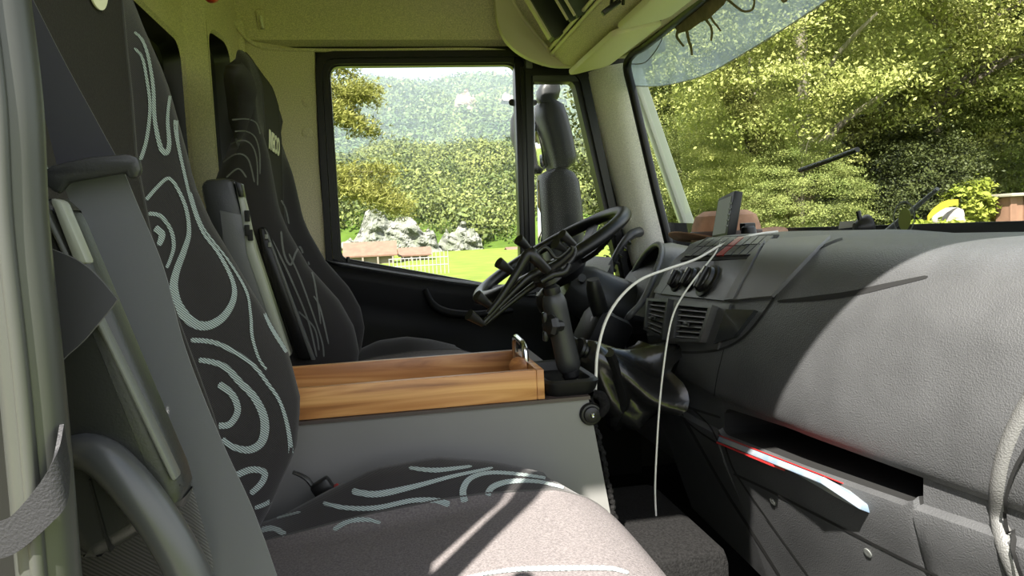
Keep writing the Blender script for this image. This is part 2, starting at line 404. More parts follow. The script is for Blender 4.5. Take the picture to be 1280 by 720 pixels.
# roof seam ridge along the door top and up the rear corner
tube('seam_ridge', crv([U(264, -6, Y=2.30), U(290, 26, Y=2.36), U(318, 55, Y=2.395), U(360, 62, Y=2.40), U(470, 63, Y=2.40), U(600, 62, Y=2.40), U(655, 68, Y=2.40)], 6), .006, m_head, ceil, 8)
for (cx, cy) in ((466, 40), (563, 40)):
    q = [(cx - 12, cy - 6), (cx + 12, cy - 6), (cx + 12, cy + 6), (cx - 12, cy + 6)]
    patch('clip_cover', cb, q, m_head, ceil, 0.005, 2, 2)
for (cx, cy) in ((384, 127), (384, 166)):
    p = U(cx, cy, Y=YD); lathe('screw_cover', p, (0, -1, 0), [(.017, 0), (.017, .002), (.014, .0035), (0.001, .0035)], m_head, ceil, 16)
p, n_ = hit(cb, 326, 24)
hk = thing('coat_hook', 'small beige coat hook on the roof lining above the driver seat', 'hook', p)
rbox('base', p + n_ * .004, (.024, .014, .06), m_head, hk, .005, rot=basis((1, 0, 0), n_))
tube('hook', crv([p + n_ * .006 + V((0, 0, .02)), p + n_ * .02 + V((.004, 0, 0)), p + n_ * .018 + V((.006, 0, -.02)), p + n_ * .006 + V((.004, 0, -.024))], 5), .0045, m_trim, hk, 8)

# driver-side wall: pillar trims
wl = thing('wall_left', 'beige felt door pillar trim beside the driver seat', 'wall', (-.35, YD, -.86), kind='structure')
pl = [U(393, 64, Y=YD), U(398, 200, Y=YD), U(409, 330, Y=YD), U(412, 450, Y=YD)]
pp = [V((-.41, YD, .645))] + [V((p.x, YD, p.z)) for p in pl] + [V((pl[-1].x + .02, YD, -.86)), V((-.41, YD, -.86))]
prism('pillar_panel', pp, (0, .03, 0), m_head, wl)
# rounded inner corner between rear wall and pillar
tube('corner_bead', [(-.408, 2.398, -.86), (-.408, 2.398, .70)], .02, m_head, wl, 10)
prism('kick_panel', [V((.5, YD + .035, -.9)), V((1.2, YD + .035, -.9)), V((1.2, YD + .035, .0)), V((.93, YD + .035, .02)), V((.80, YD + .035, -.17)), V((.5, YD + .035, -.2))], (0, .03, 0), m_blackm, wl)
# A pillar trim, bent round the corner to the windscreen
apx = [((733, 92), (786, 78)), ((741, 125), (793, 120)), ((757, 190), (807, 180)), ((772, 245), (821, 240)), ((784, 300), (833, 292)), ((800, 360), (848, 350))]
ring = []
tA = thing('trim_1', 'pale felt windscreen pillar trim between the quarter window and windscreen', 'trim', U(790, 300, Y=2.36), kind='structure')
for a, b in apx:
    A = U(*a, Y=2.41); B = U(*b, Y=2.345); Mid = (A * .5 + B * .5) + V((-.012, -.03, 0)); 
    row = crv([A + V((0, .03, 0)), A, A * .6 + Mid * .4 + V((-.004, -.006, 0)), Mid, B * .6 + Mid * .4 + V((-.004, -.004, 0)), B, B + V((.002, .03, 0))], 4)
    ring.append(row)
vs_ = [p for r in ring for p in r]
ap = mk('pillar_cover', vs_, grid_faces(len(ring), len(ring[0])), m_trim, tA, True)
ab = bvh_of(ap)
for c in ((757, 96), (786, 276)):
    p, n_ = hit(ab, *c)
    if p: lathe('plug', p, n_, [(.013, -.003), (.013, .002), (.010, .003), (.001, .003)], m_trim, tA, 16)
# near side (passenger door opening): pillar behind the opening, sill
wr = thing('wall_right', 'passenger side door pillar at the open doorway', 'wall', (-.4, YN, -.86), kind='structure')
prism('pillar_panel', [V((-.68, YN, -.9)), V((-.30, YN, -.9)), V((-.262, YN, .06)), V((-.262, YN, .135)), V((-.249, YN, .16)), V((-.249, YN, .265)), V((-.262, YN, .30)), V((-.256, YN, .50)), V((-.255, YN, .66)), V((-.68, YN, .66))], (0, .05, 0), m_head, wr)  # forward edge notched to shape the sun patches on belt and cushion
prism('shadow_post', [V((-.236, YN, -.9)), V((-.145, YN, -.9)), V((-.145, YN, .11)), V((-.211, YN, .18)), V((-.211, YN, .66)), V((-.236, YN, .66))], (0, .02, 0), m_rubseal, wr)  # added unseen post casting the cushion's shadow strip, foot widened to shade the strap
prism('dark_mask_panel', [U(a, b, Y=.372) for a, b in ((-60, 230), (22, 230), (66, 640), (60, 760), (-60, 760))], (0, .012, 0), m_blackm, wr)  # added black sheet keeping the view beyond the rail dark, hides the seat side
rbox('sill', (.3, YN + .02, -.885), (1.9, .06, .07), m_greyd, wr, .01)
# front bulkhead
wf = rbox('wall_front', (1.16, 1.36, -.45), (.04, 2.2, .86), m_blackm, None, .0)
setp(wf, 'black bulkhead under the dashboard', 'wall', kind='structure')

# ------------------------------------------------------------------ windscreen
def WX(y, z):
    return .935 - .17 * (z + .03) + .10 * (1 - ((y - 1.36) / 1.0) ** 2) * (1 - .85 * min(max((z + .03) / .58, 0), 1))
def on_ws(px, py, off=0.0):
    lo, hi = 0.3, 4.0
    d = ray(px, py)
    for _ in range(60):
        t = (lo + hi) / 2; p = d * t
        if p.x < WX(p.y, p.z) + off: lo = t
        else: hi = t
    return d * lo
def ws_grid(y0, y1, z0, z1, n, m_, off):
    return [V((WX(y, z) + off, y, z)) for y in np.linspace(y0, y1, n) for z in np.linspace(z0, z1, m_)]
g0 = ws_grid(.28, 2.32, -.10, .565, 24, 12, 0.0); g1 = ws_grid(.28, 2.32, -.10, .565, 24, 12, .005)
N0 = len(g0)
wn = thing('window_3', 'large curved windscreen above the dashboard', 'window', (1.05, 1.3, -.10), kind='structure')
mk('pane', g0, grid_faces(24, 12), m_wglass, wn, True)
wsl = [on_ws(880, -2), on_ws(840, 31), on_ws(806, 58), on_ws(790, 69), on_ws(784, 84), on_ws(792, 120), on_ws(806, 180), on_ws(820, 240), on_ws(832, 288), on_ws(840, 322)]
wsl = [on_ws(1010, -104), on_ws(940, -48)] + wsl
tube('seal', [p * .975 for p in crv(wsl, 6)], .0145, m_rubseal, wn, 8, flat=.7)
# roof header strip behind the top seal
hx = [(.64, .54), (.76, .560), (.828, .562), (.90, .60), (.90, .75), (.64, .75)]
wt = mk('trim_2', [(x, y, z) for y in (.32, 2.33) for x, z in hx], grid_faces(2, len(hx), closed_m=True) + [tuple(range(6)), tuple(range(6, 12))], m_head)
setp(wt, 'beige felt header above the windscreen behind the sun visors', 'trim', kind='structure')

# ------------------------------------------------------------------ driver's door
dr = thing('door_1', "driver's door with black frame and dark door panel", 'door', (.3, YD, -.8), kind='structure')
def poly_Y(pts, y): return [U(a, b, Y=y) for a, b in pts]
def rounded(pts, rads, y, k=5):
    """polygon in the plane Y=y with rounded corners"""
    P = poly_Y(pts, y); o_ = []; n = len(P)
    for i in range(n):
        a, b, c = P[i - 1], P[i], P[(i + 1) % n]; r = rads[i]
        if r == 0: o_ += [b.copy() for _ in range(k + 1)]; continue
        p0 = b + (a - b).normalized() * r; p1 = b + (c - b).normalized() * r
        for q in range(k + 1):
            t = q / k; o_.append(p0 * (1 - t) ** 2 + b * 2 * t * (1 - t) + p1 * t * t)
    return o_
main_px = [(412, 83), (644, 81), (652, 362), (427, 322)]
quar_px = [(667, 101), (717, 100), (778, 358), (668, 372)]
out_px = [(393, 67), (652, 66), (660, 84), (736, 91), (788, 372), (410, 470)]
def ringmesh(name, A, B, dy, mat, parent, yoff=0):
    """closed flat-ish frame between loops A (outer) and B (inner) with depth dy"""
    n = len(A)
    r = [A, [p + V((0, dy, 0)) for p in A], [p + V((0, dy, 0)) for p in B], B]
    rings_ = [[r[k][i] for k in range(4)] for i in range(n)]
    vs_ = [p for q in rings_ for p in q]
    return mk(name, vs_, grid_faces(n, 4, True, True), mat, parent, True, 30)
# main window: stepped rubber seal rings
def grow(pts, d, cen):
    o_ = []
    for (a, b) in pts:
        v = V((a - cen[0], b - cen[1], 0)); o_.append((a + d * (1 if v.x > 0 else -1), b + d * (1 if v.y > 0 else -1)))
    return o_
cm = (533, 210)
ra = [.035, .035, .02, .02]
L0 = rounded(grow(main_px, 19, cm), [.06, .03, .02, .03], YD - .012); L1 = rounded(grow(main_px, 11, cm), [.05, .03, .02, .03], YD - .012)
ringmesh('outer_seal', L0, L1, .05, m_rubseal, dr)
L2 = rounded(grow(main_px, 10, cm), [.05, .03, .02, .03], YD + .004); L3 = rounded(grow(main_px, 3, cm), ra, YD + .004)
ringmesh('window_frame', L2, L3, .06, m_black, dr)
L4 = rounded(grow(main_px, 4, cm), ra, YD + .018); L5 = rounded(main_px, ra, YD + .018)
ringmesh('glass_channel', L4, L5, .03, m_rubber, dr)
cq = (708, 230)
Q0 = rounded(grow(quar_px, 16, cq), [.02, .03, .02, .02], YD - .008); Q1 = rounded(grow(quar_px, 7, cq), [.02, .03, .02, .02], YD - .008)
ringmesh('quarter_seal', Q0, Q1, .05, m_rubseal, dr)
Q2 = rounded(grow(quar_px, 7, cq), [.02, .03, .02, .02], YD + .006); Q3 = rounded(quar_px, [.015, .03, .02, .02], YD + .006)
ringmesh('quarter_frame', Q2, Q3, .05, m_black, dr)
prism('divider_post', poly_Y([(643, 70), (666, 80), (671, 380), (652, 380)], YD - .004), (0, .05, 0), m_rubseal, dr, .004)
prism('divider_channel', poly_Y([(650, 84), (657, 84), (665, 375), (658, 375)], YD - .012), (0, .02, 0), m_black, dr, .002)
prism('corner_gusset', poly_Y([(655, 66), (738, 86), (735, 102), (662, 102), (652, 84)], YD + .0), (0, .05, 0), m_rubseal, dr, .003)
rbox('latch_plate', U(661, 78, Y=YD - .012), (.022, .012, .04), m_greyp, dr, .003)
rbox('lamp_lens', U(683, 80, Y=YD - .012), (.035, .01, .012), M('amber', (.75, .33, .09), .3), dr, .003)
prism('upper_frame', [V((-.30, YD + .03, .60)), V((.95, YD + .03, .56)), V((.95, YD + .03, .80)), V((-.30, YD + .03, .80))], (0, .03, 0), m_rubseal, dr)
prism('rear_frame', poly_Y([(380, 40), (402, 40), (420, 480), (390, 480)], YD + .035), (0, .03, 0), m_rubseal, dr)
prism('front_frame', poly_Y([(728, 80), (782, 70), (826, 290), (846, 400), (786, 400)], YD + .035), (0, .03, 0), m_rubseal, dr)
gw = rounded(grow(main_px, 2, cm), ra, YD + .035)
w1 = mk('window_1', gw, [tuple(range(len(gw)))], m_glass); setp(w1, "main side window pane of the driver's door", 'window', kind='structure')
gq = rounded(grow(quar_px, 3, cq), ra, YD + .035)
w2 = mk('window_2', gq, [tuple(range(len(gq)))], m_glass); setp(w2, "narrow quarter window pane ahead of the driver's window", 'window', kind='structure')
# mirrored maker's print on the pane
def text(name, s, loc, xdir, ydir, size, mat, parent, ext=.0004, bold=0.0):
    cu = bpy.data.curves.new(name, 'FONT'); cu.body = s; cu.size = size; cu.align_x = 'CENTER'; cu.align_y = 'CENTER'; cu.extrude = ext; cu.offset = bold
    R = basis(xdir, ydir)
    tmp = bpy.data.objects.new('t', cu); COL.objects.link(tmp)
    dg = bpy.context.evaluated_depsgraph_get(); me0 = bpy.data.meshes.new_from_object(tmp.evaluated_get(dg))
    vs_ = [V(loc) + R @ v.co for v in me0.vertices]; f = [tuple(p.vertices) for p in me0.polygons]
    bpy.data.objects.remove(tmp); bpy.data.curves.remove(cu); bpy.data.meshes.remove(me0)
    return mk(name, vs_, f, mat, parent)
text('pane_print', 'IVECO', U(434, 122, Y=YD + .033), (-1, 0, 0), (0, 0, 1), .014, m_blackm, w1)
# door panel below the sill
sill = [(408, 322), (428, 328), (500, 340), (560, 349), (620, 357), (660, 366), (720, 366), (790, 372)]
rows = []
for (a, b) in sill:
    p = U(a, b, Y=YD + .02)
    col = [(0.03, .0), (-.01, .004), (-.04, -.004), (-.058, -.02), (-.064, -.05), (-.05, -.12), (-.055, -.20), (-.10, -.24), (-.105, -.28), (-.06, -.32), (-.045, -.45), (-.045, -.75)]
    rows.append([V((p.x, YD + .02 + dy, p.z + dz)) for dy, dz in col])
dp = mk('door_panel', [p for r in rows for p in r], grid_faces(len(rows), len(rows[0])), m_doorp, dr, True, 60)
tube('sill_bead', crv([U(a, b + 3, Y=YD - .03) for a, b in sill], 4), .004, m_greyd, dr, 8)
db = bvh_of(dp)
tube('pull_handle', crv([U(532, 362, Y=2.335), U(540, 380, Y=2.31), U(556, 390, Y=2.30), U(585, 394, Y=2.30), U(610, 392, Y=2.31), U(640, 388, Y=2.335)], 6), [.008, .014, .015, .015, .013, .008], m_doorp, dr, 10)
tube('lock_knob', [U(435, 328, Y=YD - .02), U(435, 321, Y=YD - .02)], [.006, .005], m_black, dr, 10)

# ==================================================================== DASHBOARD
def ddx(y): return float(np.interp(y, [.48, .67, .85, 1.07, 1.25, 1.42, 1.54, 2.36], [.062, .030, .006, -.008, 0, .008, .10, .10]))
def dz_top(y): return float(np.interp(y, [1.08, 1.2, 1.48, 1.62, 1.95, 2.06], [0, .008, .008, -.03, -.05, -.17]))
upper = crv([(1.16, 0, -.07), (1.0, 0, -.038), (.88, 0, -.031), (.78, 0, -.031), (.69, 0, -.033), (.63, 0, -.042), (.585, 0, -.066), (.553, 0, -.105), (.532, 0, -.155), (.520, 0, -.22), (.521, 0, -.268), (.530, 0, -.284)], 4)
SY0, SY1 = .680, 1.070
ys = sorted(set(list(np.linspace(.47, 2.33, 78)) + [SY0 - .002, SY0, SY0 + .006, SY0 + .014, SY1 - .014, SY1 - .006, SY1, SY1 + .002]))
rows = []
for y in ys:
    d = ddx(y); e = dz_top(y); inside = SY0 - 1e-6 <= y <= SY1 + 1e-6
    D = .16 if inside else 0.0
    r = [V((p.x + (d if p.x < .8 else d * max(0, (1 - (p.x - .8) / .3))), y, min(p.z, p.z + e) if e < 0 and p.z + e > -.25 else (p.z + (e if p.z > -.05 else 0)))) for p in upper]
    xr = .53 + d
    # rounded ends of the slot
    sq = 1.0
    if inside:
        k = min(y - SY0, SY1 - y) / .014
        if k < 1: sq = .55 + .45 * math.sin(max(k, 0) * math.pi / 2)
    zc_ = -.316 + .022 * (1.07 - min(max(y, .6), 1.2)) / .4
    zt = zc_ + .021 * sq; zb = zc_ - .021 * sq
    r += [V((xr + .003, y, zt)), V((xr + .003 + D, y, zt - .001)), V((xr + .003 + D, y, zb - (.004 if inside else -.001))), V((xr - .001, y, zb)),
          V((xr - (.008 if y < 1.3 else 0), y, zb - .004)), V((xr - (.009 if y < 1.3 else 0), y, zb - .016)), V((xr + .0, y, zb - .05)), V((xr + .03, y, -.46)), V((xr + .055, y, -.54)), V((xr + .075, y, -.60)), V((xr + .12, y, -.625)), V((1.14, y, -.64))]
    rows.append(r)
da = thing('dashboard', 'long dark grey grained dashboard under the windscreen, sunlit at its passenger end', 'dashboard', (.8, 1.4, -.62))
m_ = len(rows[0]); ds = mk('dash_body', [p for r in rows for p in r], grid_faces(len(rows), m_) + [tuple(range(m_)), tuple(range((len(rows) - 1) * m_, len(rows) * m_))], m_dash, da, True, 42)
ds.data.materials.append(m_blackm); Lu = len(upper)
for i in range(len(ys) - 1):
    if SY0 - .0025 <= ys[i] and ys[i + 1] <= SY1 + .0025:
        for j in (Lu, Lu + 1, Lu + 2): ds.data.polygons[i * (m_ - 1) + j].material_index = 1  # black on the slot's inner faces puts recess shade into the colour
DB = bvh_of(ds)
# seams
def seam(pts, w_, name='seam', mat=None): return strip(name, DB, pts, w_, mat or m_blackm, da, .0006, 8)
seam([(1062, 297), (1040, 303), (1005, 322), (983, 345), (968, 372), (945, 405), (925, 425), (903, 436), (880, 440), (850, 440), (822, 434)], 3.0)
seam([(972, 377), (1010, 374), (1060, 368), (1110, 357), (1160, 346)], [3, 7, 7, 4])
seam([(905, 437), (897, 470), (893, 495)], 1.2)
seam([(838, 501), (866, 511), (901, 522)], 3)
seam([(843, 504), (868, 545), (905, 610), (940, 665), (976, 722)], 3.5)
seam([(905, 548), (910, 568), (922, 595), (960, 650), (1012, 722)], 2.2)
seam([(917, 592), (960, 612), (1030, 648), (1100, 684), (1180, 724)], 3.0)
seam([(866, 511), (886, 531), (898, 552)], 2.0); seam([(850, 520), (875, 540), (900, 556)], 2.0)
for c in ((966, 627), (1085, 691)):
    p, n_ = hit(DB, *c)
    lathe('screw', p, n_, [(.006, -.002), (.006, .0012), (.003, .0016), (.001, .0012)], m_greyp, da, 12)
# light grained end bead and end cap at the door
eb_pts = [hit(DB, a, b)[0] for a, b in ((1310, 455), (1290, 490), (1268, 530), (1252, 570), (1244, 610), (1244, 645), (1252, 685), (1270, 730))]
tube('end_bead', [p + V((.006, 0, 0)) for p in crv(eb_pts, 6)], .0095, M('end_bead', (.085, .085, .083), .5, bump=.35, bscale=650, btype='voronoi'), da, 12)
strip('end_gap', DB, [(1300, 545), (1276, 585), (1264, 625), (1266, 660), (1280, 705), (1292, 735)], 5, m_blackm, da, .008)
# upper cheek panels of the centre console (smooth plastic, set proud)
patch('console_cheek', DB, [(960, 303), (1038, 298), (968, 372), (922, 376)], m_dashl, da, .006, 10, 8)
patch('heater_panel', DB, [(858, 330), (936, 327), (908, 377), (829, 368)], m_dashp, da, .005, 8, 6)
patch('side_panel', DB, [(846, 331), (857, 330), (828, 368), (818, 366)], m_dashp, da, .0045, 4, 6)
patch('cheek_strip', DB, [(938, 327), (957, 305), (921, 376), (910, 377)], m_dashl, da, .008, 4, 8)
patch('switch_surround', DB, [(851, 327), (948, 325), (974, 295), (884, 298)], m_blackm, da, .003, 8, 5)
# switch rows
for r_ in range(2):
    for k in range(9):
        u0 = k / 9 + .008; u1 = (k + 1) / 9 - .008
        A0 = V((856, 323, 0)).lerp(V((945, 322, 0)), u0); A1 = V((856, 323, 0)).lerp(V((945, 322, 0)), u1)
        B0 = V((888, 300, 0)).lerp(V((968, 298, 0)), u0); B1 = V((888, 300, 0)).lerp(V((968, 298, 0)), u1)
        v0, v1 = (.02, .52) if r_ == 0 else (.56, .98)
        q = [A0.lerp(B0, v0), A1.lerp(B1, v0), A1.lerp(B1, v1), A0.lerp(B0, v1)]
        red = (r_ == 0 and k == 4) or (r_ == 1 and k == 4)
        patch('switch', DB, [(p.x, p.y) for p in q], m_red if red else m_dashp, da, .006, 2, 2)
# heater knobs
for (cx, cy, s) in ((851, 352, .019), (868, 351, .020), (888, 353, .025)):
    p, n_ = hit(DB, cx, cy)
    kn = lathe('heater_knob', p + n_ * .004, n_, [(s * 1.25, 0), (s * 1.25, .004), (s, .006), (s * .95, .012), (s * .85, .014), (.001, .014)], m_black, da, 24)
    fr = basis((0, 1, 0), n_)
    rbox('pointer', p + n_ * .020, (s * .5, .008, s * 1.7), m_black, kn, .003, rot=basis(V((0, 1, 0)), n_))
    rbox('mark', p + n_ * .0245 + (fr @ V((0, 0, s * .5))), (s * .12, .001, s * .5), m_cable, kn, 0, rot=basis(V((0, 1, 0)), n_))
# vent module
vm = [(812, 372), (905, 382), (900, 436), (826, 430)]
patch('vent_panel', DB, [(806, 373), (915, 381), (899, 437), (812, 428)], m_dashp, da, .004, 8, 6)
def vent(quad, nsl):
    q = [V((a, b, 0)) for a, b in quad]
    fl_ = patch('vent_recess', DB, quad, m_blackm, da, .0055, 3, 3, False)
    def bil(u, v): return q[0] * (1 - u) * (1 - v) + q[1] * u * (1 - v) + q[2] * u * v + q[3] * (1 - u) * v
    for u0, u1, v0, v1 in ((-.1, 1.1, -.1, 0), (-.1, 1.1, 1, 1.1), (-.1, 0, 0, 1), (1, 1.1, 0, 1)):
        patch('vent_frame', DB, [tuple(bil(a, b)[:2]) for a, b in ((u0, v0), (u1, v0), (u1, v1), (u0, v1))], m_dashp, da, .016, 4, 2)
    for k in range(nsl):
        v = (k + .55) / nsl
        a, na = hit(DB, *bil(0, v)[:2]); b, nb = hit(DB, *bil(1, v)[:2])
        t = (b - a).normalized(); c = (a + b) / 2 + na * .008
        rbox('vent_slat', c, ((b - a).length, .010, .0022), m_dashl, da, .0008, rot=basis(t, na + V((0, 0, -.5))), seg=1)
    a, na = hit(DB, *bil(.45, .55)[:2]); rbox('vent_tab', a + na * .017, (.022, .006, .007), m_black, da, .002, rot=basis((0, -1, 0), na))
vent([(819, 378), (842, 380), (836, 420), (816, 410)], 6)
vent([(856, 384), (896, 388), (884, 425), (852, 423)], 6)
patch('pocket', DB, [(912, 388), (948, 389), (922, 422), (897, 430)], m_screen, da, .007, 5, 5)
# instrument hood
hood_px = [((786, 396), 1.52), ((802, 378), 1.53), ((815, 352), 1.55), ((826, 322), 1.60), ((827, 309), 1.66), ((820, 306), 1.74), ((806, 318), 1.84), ((792, 340), 1.93), ((780, 365), 2.01), ((772, 395), 2.06), ((774, 412), 1.9), ((780, 410), 1.65)]
rim = crv([U(a[0], a[1], Y=y) for a, y in hood_px], 5, closed=True)
cen = sum(rim, V((0, 0, 0))) / len(rim)
tube('hood_rim', rim, .0075, m_dashl, da, 8, closed=True)
back = [cen + (p - cen) * .8 + V((.11, .0, -.03)) for p in rim]
loft('hood_inside', [rim, [p * .5 + q * .5 for p, q in zip(rim, back)], back], m_blackm, da, caps=False)
bc = sum(back, V((0, 0, 0))) / len(back)
mk('instrument_face', back + [bc], [(i, (i + 1) % len(back), len(back)) for i in range(len(back))], m_screen, da)
outr = [cen + (p - cen) * 1.06 + V((.03, 0, -.004)) for p in rim]; out2 = [V((p.x + .17, cen.y + (p.y - cen.y) * 1.05, p.z - .03)) for p in rim]
loft('hood_shell', [rim, outr, out2], m_dashp, da, caps=False)
# side wall of the hood towards the console

# ==================================================================== ENGINE COVER BOX
eb = thing('console_box', 'grey board covered box between the seats carrying the wooden tray', 'box', (.0, 1.2, -.45))
YB = .985
bl = [V((-.50, YB, -.45)), V((.307, YB, -.45)), U(735, 500, Y=YB), V((-.50, YB, -.243))]
bl[2] = V((.275, YB, -.240))
prism('side_board', [bl[0], bl[1], bl[2], V((-.50, YB, -.238))], (0, .012, 0), m_grey, eb)
prism('core', [V((-.5, YB + .012, -.45)), V((.304, YB + .012, -.45)), V((.272, YB + .012, -.240)), V((-.5, YB + .012, -.24))], (0, .45, 0), m_blackm, eb)
prism('top_lip', [V((-.50, YB - .003, -.242)), V((.277, YB - .003, -.241)), V((.277, YB - .003, -.236)), V((-.50, YB - .003, -.237))], (0, .46, 0), m_wooddk, eb)
rs = random.Random(3)
fr_ = crv([V((.279, YB + .004, -.240)) + V((.033, 0, -.205)) * t + V((rs.uniform(-.0015, .003), 0, 0)) for t in np.linspace(0, 1, 26)], 3)
tube('edge_felt', fr_, [.004 + .001 * math.sin(i * 2.1) for i in range(len(fr_))], m_carpet, eb, 7)

# wooden tray on the box
ZT = -.236
tr = thing('wooden_tray', 'oblong acacia wood tray lying on the grey box', 'tray', (.02, 1.09, ZT))
x0, x1, y0, y1 = -.33, .212, YB + .002, 1.178; hh = .043; th = .011
def slab(nm, a, b): return rbox(nm, ((a[0] + b[0]) / 2, (a[1] + b[1]) / 2, (a[2] + b[2]) / 2), (b[0] - a[0], b[1] - a[1], b[2] - a[2]), m_wood, tr, .0015, seg=2)
slab('base_board', (x0 + th, y0 + th, ZT), (x1 - th, y1 - th, ZT + .008))
slab('long_side', (x0, y0, ZT), (x1 - th, y0 + th, ZT + hh)); slab('long_side', (x0, y1 - th, ZT), (x1 - th, y1, ZT + hh))
slab('end_side', (x1 - th, y0, ZT), (x1, y1, ZT + hh)); slab('end_side', (x0 - th, y0, ZT), (x0, y1, ZT + hh))
hc = U(650, 440, Y=1.13); hx_ = x1 - th / 2
tube('handle', crv([V((x1 - th, 1.06, ZT + .028)), V((x1 - .012, 1.065, ZT + .062)), V((x1 - .012, 1.10, ZT + .07)), V((x1 - .012, 1.145, ZT + .066)), V((x1 - th, 1.15, ZT + .028))], 6), .005, m_chrome, tr, 10)
lathe('handle_boss', V((x1 - .021, 1.062, ZT + .036)), (-.55, -.83, 0), [(.001, 0), (.013, 0), (.015, .002), (.015, .006), (.012, .008), (.001, .008)], m_wood, tr, 20)

# ==================================================================== SEATS
def seat(name, label, yc, shear, dxs, zoff, cushion_label=None):
    t = thing(name, label, 'seat', (-.05, yc, -.86))
    Xb = lambda z: float(np.interp(z, [-.42, -.38, -.323, -.248, -.19, -.129, -.03, .033, .076, .122, .194, .24, .283, .36, .42, .5], [-.21, -.195, -.158, -.120, -.111, -.122, -.17, -.20, -.214, -.220, -.230, -.242, -.252, -.256, -.262, -.29]))
    Xc = lambda z: float(np.interp(z, [-.42, -.35, -.2, -.1, 0, .1, .2, .27, .36, .41, .5], [-.20, -.195, -.200, -.226, -.250, -.258, -.252, -.246, -.246, -.256, -.29]))
    Wd = lambda z: float(np.interp(z, [-.42, -.35, -.2, .0, .10, .17, .24, .32, .5], [.255, .268, .272, .272, .268, .252, .222, .205, .20]))
    Th = lambda z: float(np.interp(z, [-.42, -.2, .1, .205, .3, .36, .5], [.17, .16, .122, .088, .062, .050, .04]))
    NU = 49; zs = list(np.linspace(-.42, .38, 42)) + [.39, .40, .41, .42, .428, .434, .438, .441, .443, .4444, .445]
    rowsF = []; rowsB = []
    ztop = .445
    for z in zs:
        k = 1.0
        if z > .34: q = (z - .34) / (ztop - .34); k = math.sqrt(max(0, 1 - q ** 3.6))
        w_ = Wd(z) * (.87 + .13 * k)
        xb, xc, th_ = Xb(z), Xc(z), Th(z)
        xm = xc - th_ * .5
        F_ = []
        for i in range(NU):
            u = -1 + 2 * i / (NU - 1); a = abs(u)
            g = min(max((a - .60) / .22, 0), 1); g = g * g * (3 - 2 * g)
            x = xc + (xb - xc) * g
            if a > .84:
                e = (a - .84) / .16; x -= .055 * (1 - math.sqrt(max(0, 1 - e * e)))
            x = xm + (x - xm) * k
            yy = yc + u * w_
            xx = x + max(0, -.05 - z) * shear + dxs
            zq = z - .045 * a ** 6 * min(max((z - .22) / .22, 0), 1)
            F_.append(V((xx, yy, zq + zoff)))
        B_ = []
        for i in range(17):
            u = 1 - 2 * i / 16; a = abs(u)
            x = xc - th_ + .03 * a * a
            if a > .9: x += .02
            x = xm + (x - xm) * k
            B_.append(V((x + max(0, -.05 - z) * shear + dxs, yc + u * w_ * .99, z - .045 * a ** 6 * min(max((z - .22) / .22, 0), 1) + zoff)))
        rowsF.append(F_); rowsB.append(B_)
    lo = next(i for i in range(NU) if -1 + 2 * i / (NU - 1) >= -.665); hi = NU - 1 - lo
    def sub(rws, a, b): return [p for r in rws for p in r[a:b + 1]]
    nz_ = len(zs)
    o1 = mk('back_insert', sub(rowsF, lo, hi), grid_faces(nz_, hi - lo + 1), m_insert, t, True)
    ringv = [rowsF[k][hi:] + rowsB[k] + rowsF[k][:lo + 1] for k in range(nz_)]
    mm = len(ringv[0])
    top = [p for p in rowsF[-1] + rowsB[-1]]
    fv = [p for r in ringv for p in r]; ff = grid_faces(nz_, mm)
    b0 = len(fv); fv += top; ff.append(tuple(range(b0, b0 + len(top))))
    o2 = mk('backrest', fv, ff, m_fabric, t, True)
    for r_ in (lo, hi): tube('piping', [rowsF[k][r_] + V((.0006, 0, 0)) for k in range(0, nz_ - 4)], .0016, m_seam, t, 6)
    # cushion
    xs = list(np.linspace(-.22, .22, 30)) + [.235, .248, .259, .268, .274, .278, .280, .281, .280, .277]
    zb_ = lambda x: float(np.interp(x, [-.25, -.15, -.09, -.03, .05, .12, .21, .24, .26, .275, .281], [-.355, -.338, -.311, -.287, -.281, -.294, -.322, -.342, -.36, -.385, -.41]))
    zc2 = lambda x: float(np.interp(x, [-.25, -.1, 0, .1, .2, .24, .26, .275, .281], [-.35, -.342, -.335, -.325, -.322, -.333, -.35, -.378, -.40]))
    rows2 = []
    for ix, x in enumerate(xs):
        drop = 0
        if ix >= 37: drop = [.03, .06, .10][ix - 37]
        r = []
        for i in range(NU):
            u = -1 + 2 * i / (NU - 1); a = abs(u)
            g = min(max((a - .62) / .28, 0), 1); g = g * g * (3 - 2 * g)
            z = zc2(x) + (zb_(x) - zc2(x)) * g
            if a > .90: e = (a - .90) / .10; z -= .05 * (1 - math.sqrt(max(0, 1 - e * e)))
            wv = .268 * (1 - .10 * max(0, (x - .15) / .13) ** 2)
            r.append(V((x - .02 * (a ** 4) * (1 if x > .2 else 0) + dxs, yc + u * wv, z - drop + zoff)))
        rows2.append([V((r[0].x, r[0].y, -.47 + zoff))] + r + [V((r[-1].x, r[-1].y, -.47 + zoff))])
    nx = len(xs); a_, b_ = 1 + 6, NU - 6
    lo2 = 1 + next(i for i in range(NU) if -1 + 2 * i / (NU - 1) >= -.74); hi2 = NU + 1 - lo2
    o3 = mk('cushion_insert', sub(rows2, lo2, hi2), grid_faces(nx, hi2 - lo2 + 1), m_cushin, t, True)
    o4 = mk('cushion_bolster', sub(rows2, hi2, NU + 1), grid_faces(nx, NU + 2 - hi2), m_fabric, t, True)
    o5 = mk('cushion_bolster', sub(rows2, 0, lo2), grid_faces(nx, lo2 + 1), m_fabric, t, True)
    for r_ in (lo2, hi2): tube('piping', [rows2[k][r_] + V((0, 0, .0004)) for k in range(nx)], .0013, m_seam, t, 6)
    rbox('seat_pan', (.0 + dxs, yc, -.50 + zoff), (.44, .48, .09), m_blackm, t, .02)
